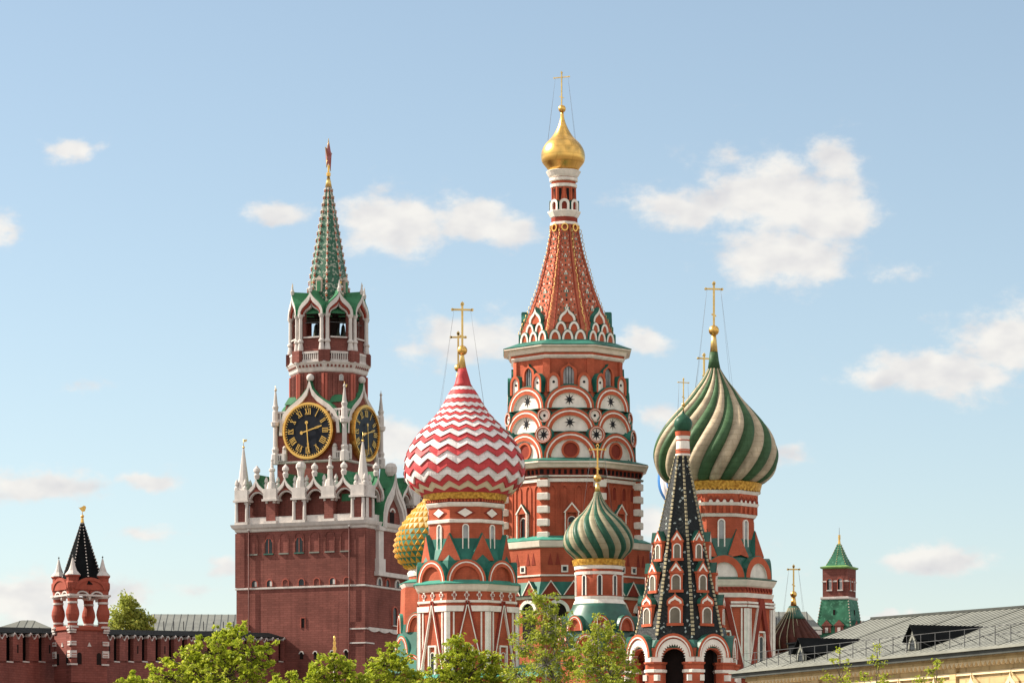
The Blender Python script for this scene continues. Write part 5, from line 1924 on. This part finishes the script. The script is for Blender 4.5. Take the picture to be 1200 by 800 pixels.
for s in (6.4, 18.6, 37.0):
    m = MB(g)
    hw, hg, y0 = .62, 1.14, .62
    zb = zr(y0) - .05
    yr = (hg + zb - ZE) * DEP / RI(s)
    A_, Bq, C_ = m.loc(s - hw, y0, zb), m.loc(s + hw, y0, zb), m.loc(s, y0, zb + hg)
    A1, B1 = m.loc(s - hw, y0, zb + .5), m.loc(s + hw, y0, zb + .5)
    ry = (zb + .5 - ZE) * DEP / RI(s)
    A2, B2, C2 = m.loc(s - hw, ry, zb + .5), m.loc(s + hw, ry, zb + .5), m.loc(s, yr, zb + hg)
    m.add([A_, Bq, B1, C_, A1], [[0, 1, 2, 3, 4]], 'tindark')
    m.add([A_, A1, A2, Bq, B1, B2], [[0, 1, 2], [3, 4, 5]], 'darkroof')
    up = .05
    e = .12
    r1 = [m.loc(s - hw - e, y0 - .2, zb + .42), m.loc(s, y0 - .2, zb + hg + up), m.loc(s, yr + .2, zb + hg + up), m.loc(s - hw - e, ry, zb + .42), m.loc(s + hw + e, y0 - .2, zb + .42), m.loc(s + hw + e, ry, zb + .42)]
    r2 = [(a, b, c + .06) for a, b, c in r1]
    m.add(r1 + r2, [[0, 1, 2, 3], [1, 4, 5, 2], [6, 7, 8, 9], [7, 10, 11, 8], [0, 1, 7, 6], [1, 4, 10, 7], [2, 3, 9, 8], [5, 2, 8, 11]], 'darkroof')
    m.strip(0, arch(s, zb + .05, .40, .95, 'ogee', 1), arch(s, zb + .05, .28, .74, 'ogee', 1), -y0, -y0 + .06, 'tin')
    m.ext(0, arch(s, zb + .05, .28, .70, 'ogee', 1), -y0, -y0 + .03, 'pane')
    m.build('dormer', hall)
m = MB(g)
m.box(0, 1.6, 5.6, zr(2.2), zr(2.2) + .55, -4.8, -2.2, 'darkroof')
m.box(0, 1.5, 5.7, zr(2.2) + .55, zr(2.2) + .62, -4.9, -2.1, 'darkroof')
m.build('roof_hatch', hall)

# ================================================================ buildings further off
def far_house(name, label, x0, x1, Y, zwall, zridge, depth, wallm='fartan', roofm='farroof', tilt=0., hip=3., guards=False):
    h = thing(name, (0.5 * (x0 + x1), Y, 0), label, 'building', {'palace_building': 'pale roofed buildings behind the fortress wall', 'town_building': 'roofs beyond the right end of the cathedral'}[name])
    g = G(x0, Y, tilt)
    Lh = x1 - x0
    m = MB(g)
    m.box(0, 0, Lh, 0, zwall, -depth, 0, wallm)
    w = m.build('wall', h)
    m = MB(g)
    e = .5
    lo = [m.loc(-e, -e, zwall), m.loc(Lh + e, -e, zwall), m.loc(Lh + e, depth + e, zwall), m.loc(-e, depth + e, zwall)]
    hi = [m.loc(hip, depth / 2, zridge), m.loc(Lh - hip, depth / 2, zridge)]
    m.add(lo + hi, [[0, 1, 5, 4], [1, 2, 5], [2, 3, 4, 5], [3, 0, 4], [0, 1, 2, 3]], roofm)
    nn = int(Lh / .9)
    for k in range(1, nn):
        x = Lh * k / nn
        yt = depth / 2 * min(1, (x + .01) / max(hip, .1), (Lh - x) / max(hip, .1))
        zt = zwall + (zridge - zwall) * yt / (depth / 2)
        m.add([m.loc(x - .05, -e, zwall + .03), m.loc(x + .05, -e, zwall + .03), m.loc(x + .05, yt, zt + .03), m.loc(x - .05, yt, zt + .03), m.loc(x - .05, -e, zwall - .02), m.loc(x + .05, -e, zwall - .02), m.loc(x + .05, yt, zt - .1), m.loc(x - .05, yt, zt - .1)], [[0, 1, 2, 3], [0, 3, 7, 4], [1, 2, 6, 5], [0, 1, 5, 4]], 'tindark')
    r = m.build('roof', h)
    if guards:
        m = MB(g)
        for k in range(int(Lh / 1.3)):
            m.box(0, k * 1.3, k * 1.3 + .12, zwall + .15, zwall + 1.3, 0, .15, 'steel')
        m.build('roof_railing', h)
    m = MB(g)
    m.box(0, -.4, Lh + .4, zwall - .5, zwall - .08, .02, .5, 'stone')
    m.build('cornice', w)
    for k in range(int(Lh / 4.5)):
        m = MB(g)
        archwin(m, 0, 0, 2.3 + 4.5 * k, zwall - 2.0, zwall - 4.4, .75, .2, 'stone', 'pane', .12)
        m.build('window', w)
    return h


Yl = 420
kz = lambda py, Y: CZ + (HY - py) * Y / F
kx = lambda px, Y: (px - 600) * Y / F
far_house('palace_building', 'pale building with a long ribbed grey roof behind the wall, left of the clock tower', kx(168, Yl), kx(330, Yl), Yl, kz(739, Yl), kz(712, Yl), 26, hip=.5, tilt=R(4), guards=True)
far_house('palace_building', 'grey hipped roof building rising behind the wall at the left of the small turret', kx(-30, 400), kx(78, 400), 400, kz(745, 400), kz(723, 400), 12, hip=5)
far_house('palace_building', 'low grey roof building directly behind the small turret', kx(50, 430), kx(140, 430), 430, kz(744, 430), kz(728, 430), 14, hip=1)
far_house('town_building', 'building with a long grey roof beyond the dark red dome', kx(880, 335), kx(958, 335), 335, kz(738, 335), kz(711, 335), 16, hip=1, tilt=R(-4), guards=True)
far_house('town_building', 'brownish low roofed building beside the green tent tower', kx(985, 380), kx(1120, 380), 380, kz(745, 380), kz(722, 380), 18, hip=2, tilt=R(-6))

# small gilded finial on a mast behind the young tree
t = T(392, 300)
m = MB(t)
m.loft([(950, 2.4), (776, 1.6)], 12, 0, 'stone')
m.loft([(776, 3), (772, 3.4), (769, 1.6), (766, 2.8), (763, 1.4), (759.5, 2.6), (756, 1.2), (753, 2.0), (750, 1.0), (746.5, 1.6), (744, .5)], 12, 0, 'gold', smooth=True)
m.build('finial_mast', None, 'slender mast with a knobbed golden finial in front of the clock tower base', category='mast')

# ================================================================ trees
def leafball(vs, fs, c, r, n, size, up=.35, flat=1.):
    for _ in range(n):
        while True:
            d = Vector((rnd.uniform(-1, 1), rnd.uniform(-1, 1), rnd.uniform(-1, 1)))
            if .05 < d.length < 1:
                break
        p = c + Vector((d.x * r, d.y * r, d.z * r * flat))
        nrm = Vector((rnd.gauss(0, 1), rnd.gauss(0, 1), rnd.gauss(0, 1) + up * 2)).normalized()
        e = nrm.cross(Vector((rnd.gauss(0, 1), rnd.gauss(0, 1), rnd.gauss(0, 1)))).normalized()
        g2 = nrm.cross(e)
        s = size * rnd.uniform(.75, 1.6)
        b = len(vs)
        vs += [tuple(p - e * s), tuple(p - g2 * s * .55 + nrm * s * .15), tuple(p + e * s), tuple(p + g2 * s * .55 + nrm * s * .15)]
        fs.append((b, b + 1, b + 2, b + 3))


def tree(name, label, px, Y, blobs, clumps, per, leaf, lmat, bmat, trunk=.16, group=None, forks=None, cr=.16, droop=0.):
    """blobs: (px, py, radius in px, weight); the crown is filled with leaf clumps carried on real branches"""
    k = Y / F
    base = Vector(((px - 600) * k, Y, 0))
    root = thing(name, tuple(base), label, 'tree', group or {'maple_tree': 'maple trees along the foot of the walls', 'linden_tree': 'leafy trees in front of the cathedral', 'birch_tree': 'airy birches in front of the cathedral', 'sapling': 'thin saplings before the yellow hall'}.get(name))
    W = lambda x, y: Vector(((x - 600) * k, Y, CZ + (HY - y) * k))
    vs, fs = [], []
    m = MB(G(0, 0))
    top = min(blobs, key=lambda b: b[1])
    bot = max(b[1] + b[2] for b in blobs)
    tpts = []
    z1 = W(top[0], top[1])
    for i in range(9):
        q = i / 8
        p = base.lerp(Vector((z1.x, Y, z1.z)), q)
        p.x += .10 * sin(q * 5 + px) * (1 - q)
        p.y += .08 * sin(q * 4 + px * 2)
        tpts.append(p)
    m.tube([tuple(p) for p in tpts], trunk, trunk * .14, bmat, n=8, local=False)
    tot = sum(b[3] * b[2] ** 2 for b in blobs)
    for bx, by, br, bw in blobs:
        c = W(bx, by)
        r = br * k * .86
        c.y += rnd.uniform(-.35, .35) * r * 2
        # limb from the trunk to the blob
        zt = max(1.2, min(c.z - abs(c.x - tpts[4].x) * .75 - .3, z1.z * .92))
        q = min(.97, max(.1, zt / max(z1.z, .1)))
        s = base.lerp(Vector((z1.x, Y, z1.z)), q)
        mid = s.lerp(c, .5) + Vector((0, 0, .12 * (c - s).length))
        m.tube([tuple(s), tuple(s.lerp(mid, .55) + Vector((.03, .02, 0))), tuple(mid), tuple(c)], trunk * .5 * (1.1 - q * .6), trunk * .13, bmat, n=6, local=False)
        n = max(4, int(2.6 * clumps * bw * br ** 2 / tot))
        for _ in range(n):
            d = Vector((rnd.gauss(0, 1), rnd.gauss(0, 1), rnd.gauss(0, 1)))
            d.normalize()
            d *= r * rnd.choice((.5, .75, .95, 1.1, 1.25, 1.4)) * rnd.uniform(.85, 1.1)
            d.z *= .85
            tip = c + d
            m.tube([tuple(c + d * .08), tuple(c + d * .55 + Vector((0, 0, .05 * r))), tuple(tip)], trunk * .11, trunk * .04, bmat, n=4, local=False)
            leafball(vs, fs, tip, cr * rnd.choice((.45, .7, 1.0, 1.25)), int(per * rnd.uniform(.4, 1.3)), leaf * rnd.uniform(.8, 1.2), flat=.6 + droop)
            if rnd.random() < .45:
                leafball(vs, fs, c + d * rnd.uniform(.5, .85), cr * .8, int(per * .4), leaf)
    m.build('trunk', root)
    me = bpy.data.meshes.new('crown')
    o_ = base
    me.from_pydata([(v[0] - o_.x, v[1] - o_.y, v[2] - o_.z) for v in vs], [], fs)
    me.materials.append(MATS[lmat])
    o = bpy.data.objects.new('crown', me)
    COL.objects.link(o)
    o.parent = root
    ORG[o] = ORG[root]
    return root


rnd.seed(5)
tree('maple_tree', 'bright green maple spreading in front of the wall at the left', 255, 118,
     [(272, 745, 22, 1.2), (250, 765, 30, 1.2), (228, 785, 32, 1.1), (290, 765, 26, 1), (205, 795, 26, 1), (265, 795, 34, 1.1), (305, 780, 20, .9), (240, 815, 40, 1), (300, 815, 40, 1), (238, 748, 12, .7), (318, 758, 10, .5), (200, 772, 10, .6), (195, 830, 30, .8)], 190, 24, .072, 'leaf', 'bark', .15)
tree('maple_tree', 'young bright green tree below the golden finial', 388, 116,
     [(392, 775, 14, 1.1), (375, 790, 18, 1), (408, 788, 16, 1), (360, 805, 20, 1), (400, 812, 26, 1), (425, 800, 14, .8), (330, 808, 20, .9), (345, 792, 9, .7)], 85, 22, .07, 'leaf', 'bark', .10)
tree('maple_tree', 'small low bush of a tree at the foot of the wall, far left', 158, 120,
     [(152, 799, 13, 1), (168, 808, 14, 1), (142, 812, 12, 1)], 22, 22, .07, 'leaf', 'bark', .07)
tree('linden_tree', 'narrow green tree between the clock tower and the zigzag domed chapel', 462, 122,
     [(460, 762, 12, 1), (450, 780, 18, 1), (472, 780, 17, 1), (440, 800, 20, 1), (468, 805, 24, 1), (485, 800, 14, .9)], 85, 22, .06, 'leaf', 'bark', .10)
tree('linden_tree', 'dense leafy tree in front of the zigzag domed chapel', 540, 112,
     [(535, 752, 13, 1.1), (548, 765, 17, 1.1), (525, 772, 17, 1), (555, 785, 20, 1.1), (530, 795, 24, 1.1), (578, 770, 13, .9), (580, 790, 18, 1), (508, 798, 18, 1), (560, 812, 30, 1), (598, 800, 16, .9)], 150, 24, .052, 'leaf', 'bark', .11)
BR = [(628, 702, 11, .9), (640, 716, 16, .9), (622, 724, 15, .9), (655, 730, 15, .8), (636, 745, 22, .95), (612, 760, 17, .9), (662, 752, 17, .85), (640, 778, 28, 1), (606, 790, 20, .9), (672, 778, 17, .9), (650, 806, 30, .9), (600, 745, 7, .6), (652, 700, 6, .5)]
tree('birch_tree', 'tall airy birch with a pale trunk before the tent tower, taller of the two', 638, 108, BR, 225, 17, .040, 'birchleaf', 'birchbark', .085)
BR = [(706, 733, 12, .9), (696, 748, 16, .9), (716, 750, 16, .85), (700, 770, 22, .95), (728, 765, 14, .8), (686, 785, 18, .9), (716, 792, 24, .95), (738, 780, 13, .8), (700, 810, 26, .9), (672, 760, 9, .7), (735, 800, 14, .8), (700, 722, 6, .5)]
tree('birch_tree', 'shorter airy birch beside the arched base of the bell tower', 708, 106, BR, 190, 17, .040, 'birchleaf', 'birchbark', .075)
tree('willow_tree', 'soft green weeping tree behind the fortress wall beside the small turret', 153, 335,
     [(148, 703, 9, 1), (152, 716, 15, 1), (140, 728, 14, 1), (165, 728, 14, 1), (153, 742, 22, 1.1), (172, 745, 12, .9), (150, 775, 30, 1)], 190, 22, .17, 'farleaf', 'bark', .25, cr=.42, droop=.7)
for px, Y, lab, bl in ((985, 118, 'thin sapling with few leaves before the hall, leftmost one', [(984, 762, 6, .6), (974, 774, 8, .5), (992, 780, 8, .6), (968, 792, 9, .6), (990, 800, 12, .7)]),
                       (1024, 116, 'thin sapling with sparse leaves before the hall, the tallest one', [(1028, 758, 6, .7), (1022, 772, 8, .6), (1032, 778, 7, .6), (1014, 792, 9, .6), (1036, 798, 10, .7)]),
                       (1092, 117, 'tiny sapling tip with tender leaves below the dormer', [(1098, 777, 6, .8), (1090, 786, 7, .7), (1078, 797, 8, .8), (1100, 800, 8, .7)])):
    tree('sapling', lab, px, Y, bl, 26, 7, .042, 'leaf', 'bark', .05, cr=.13)
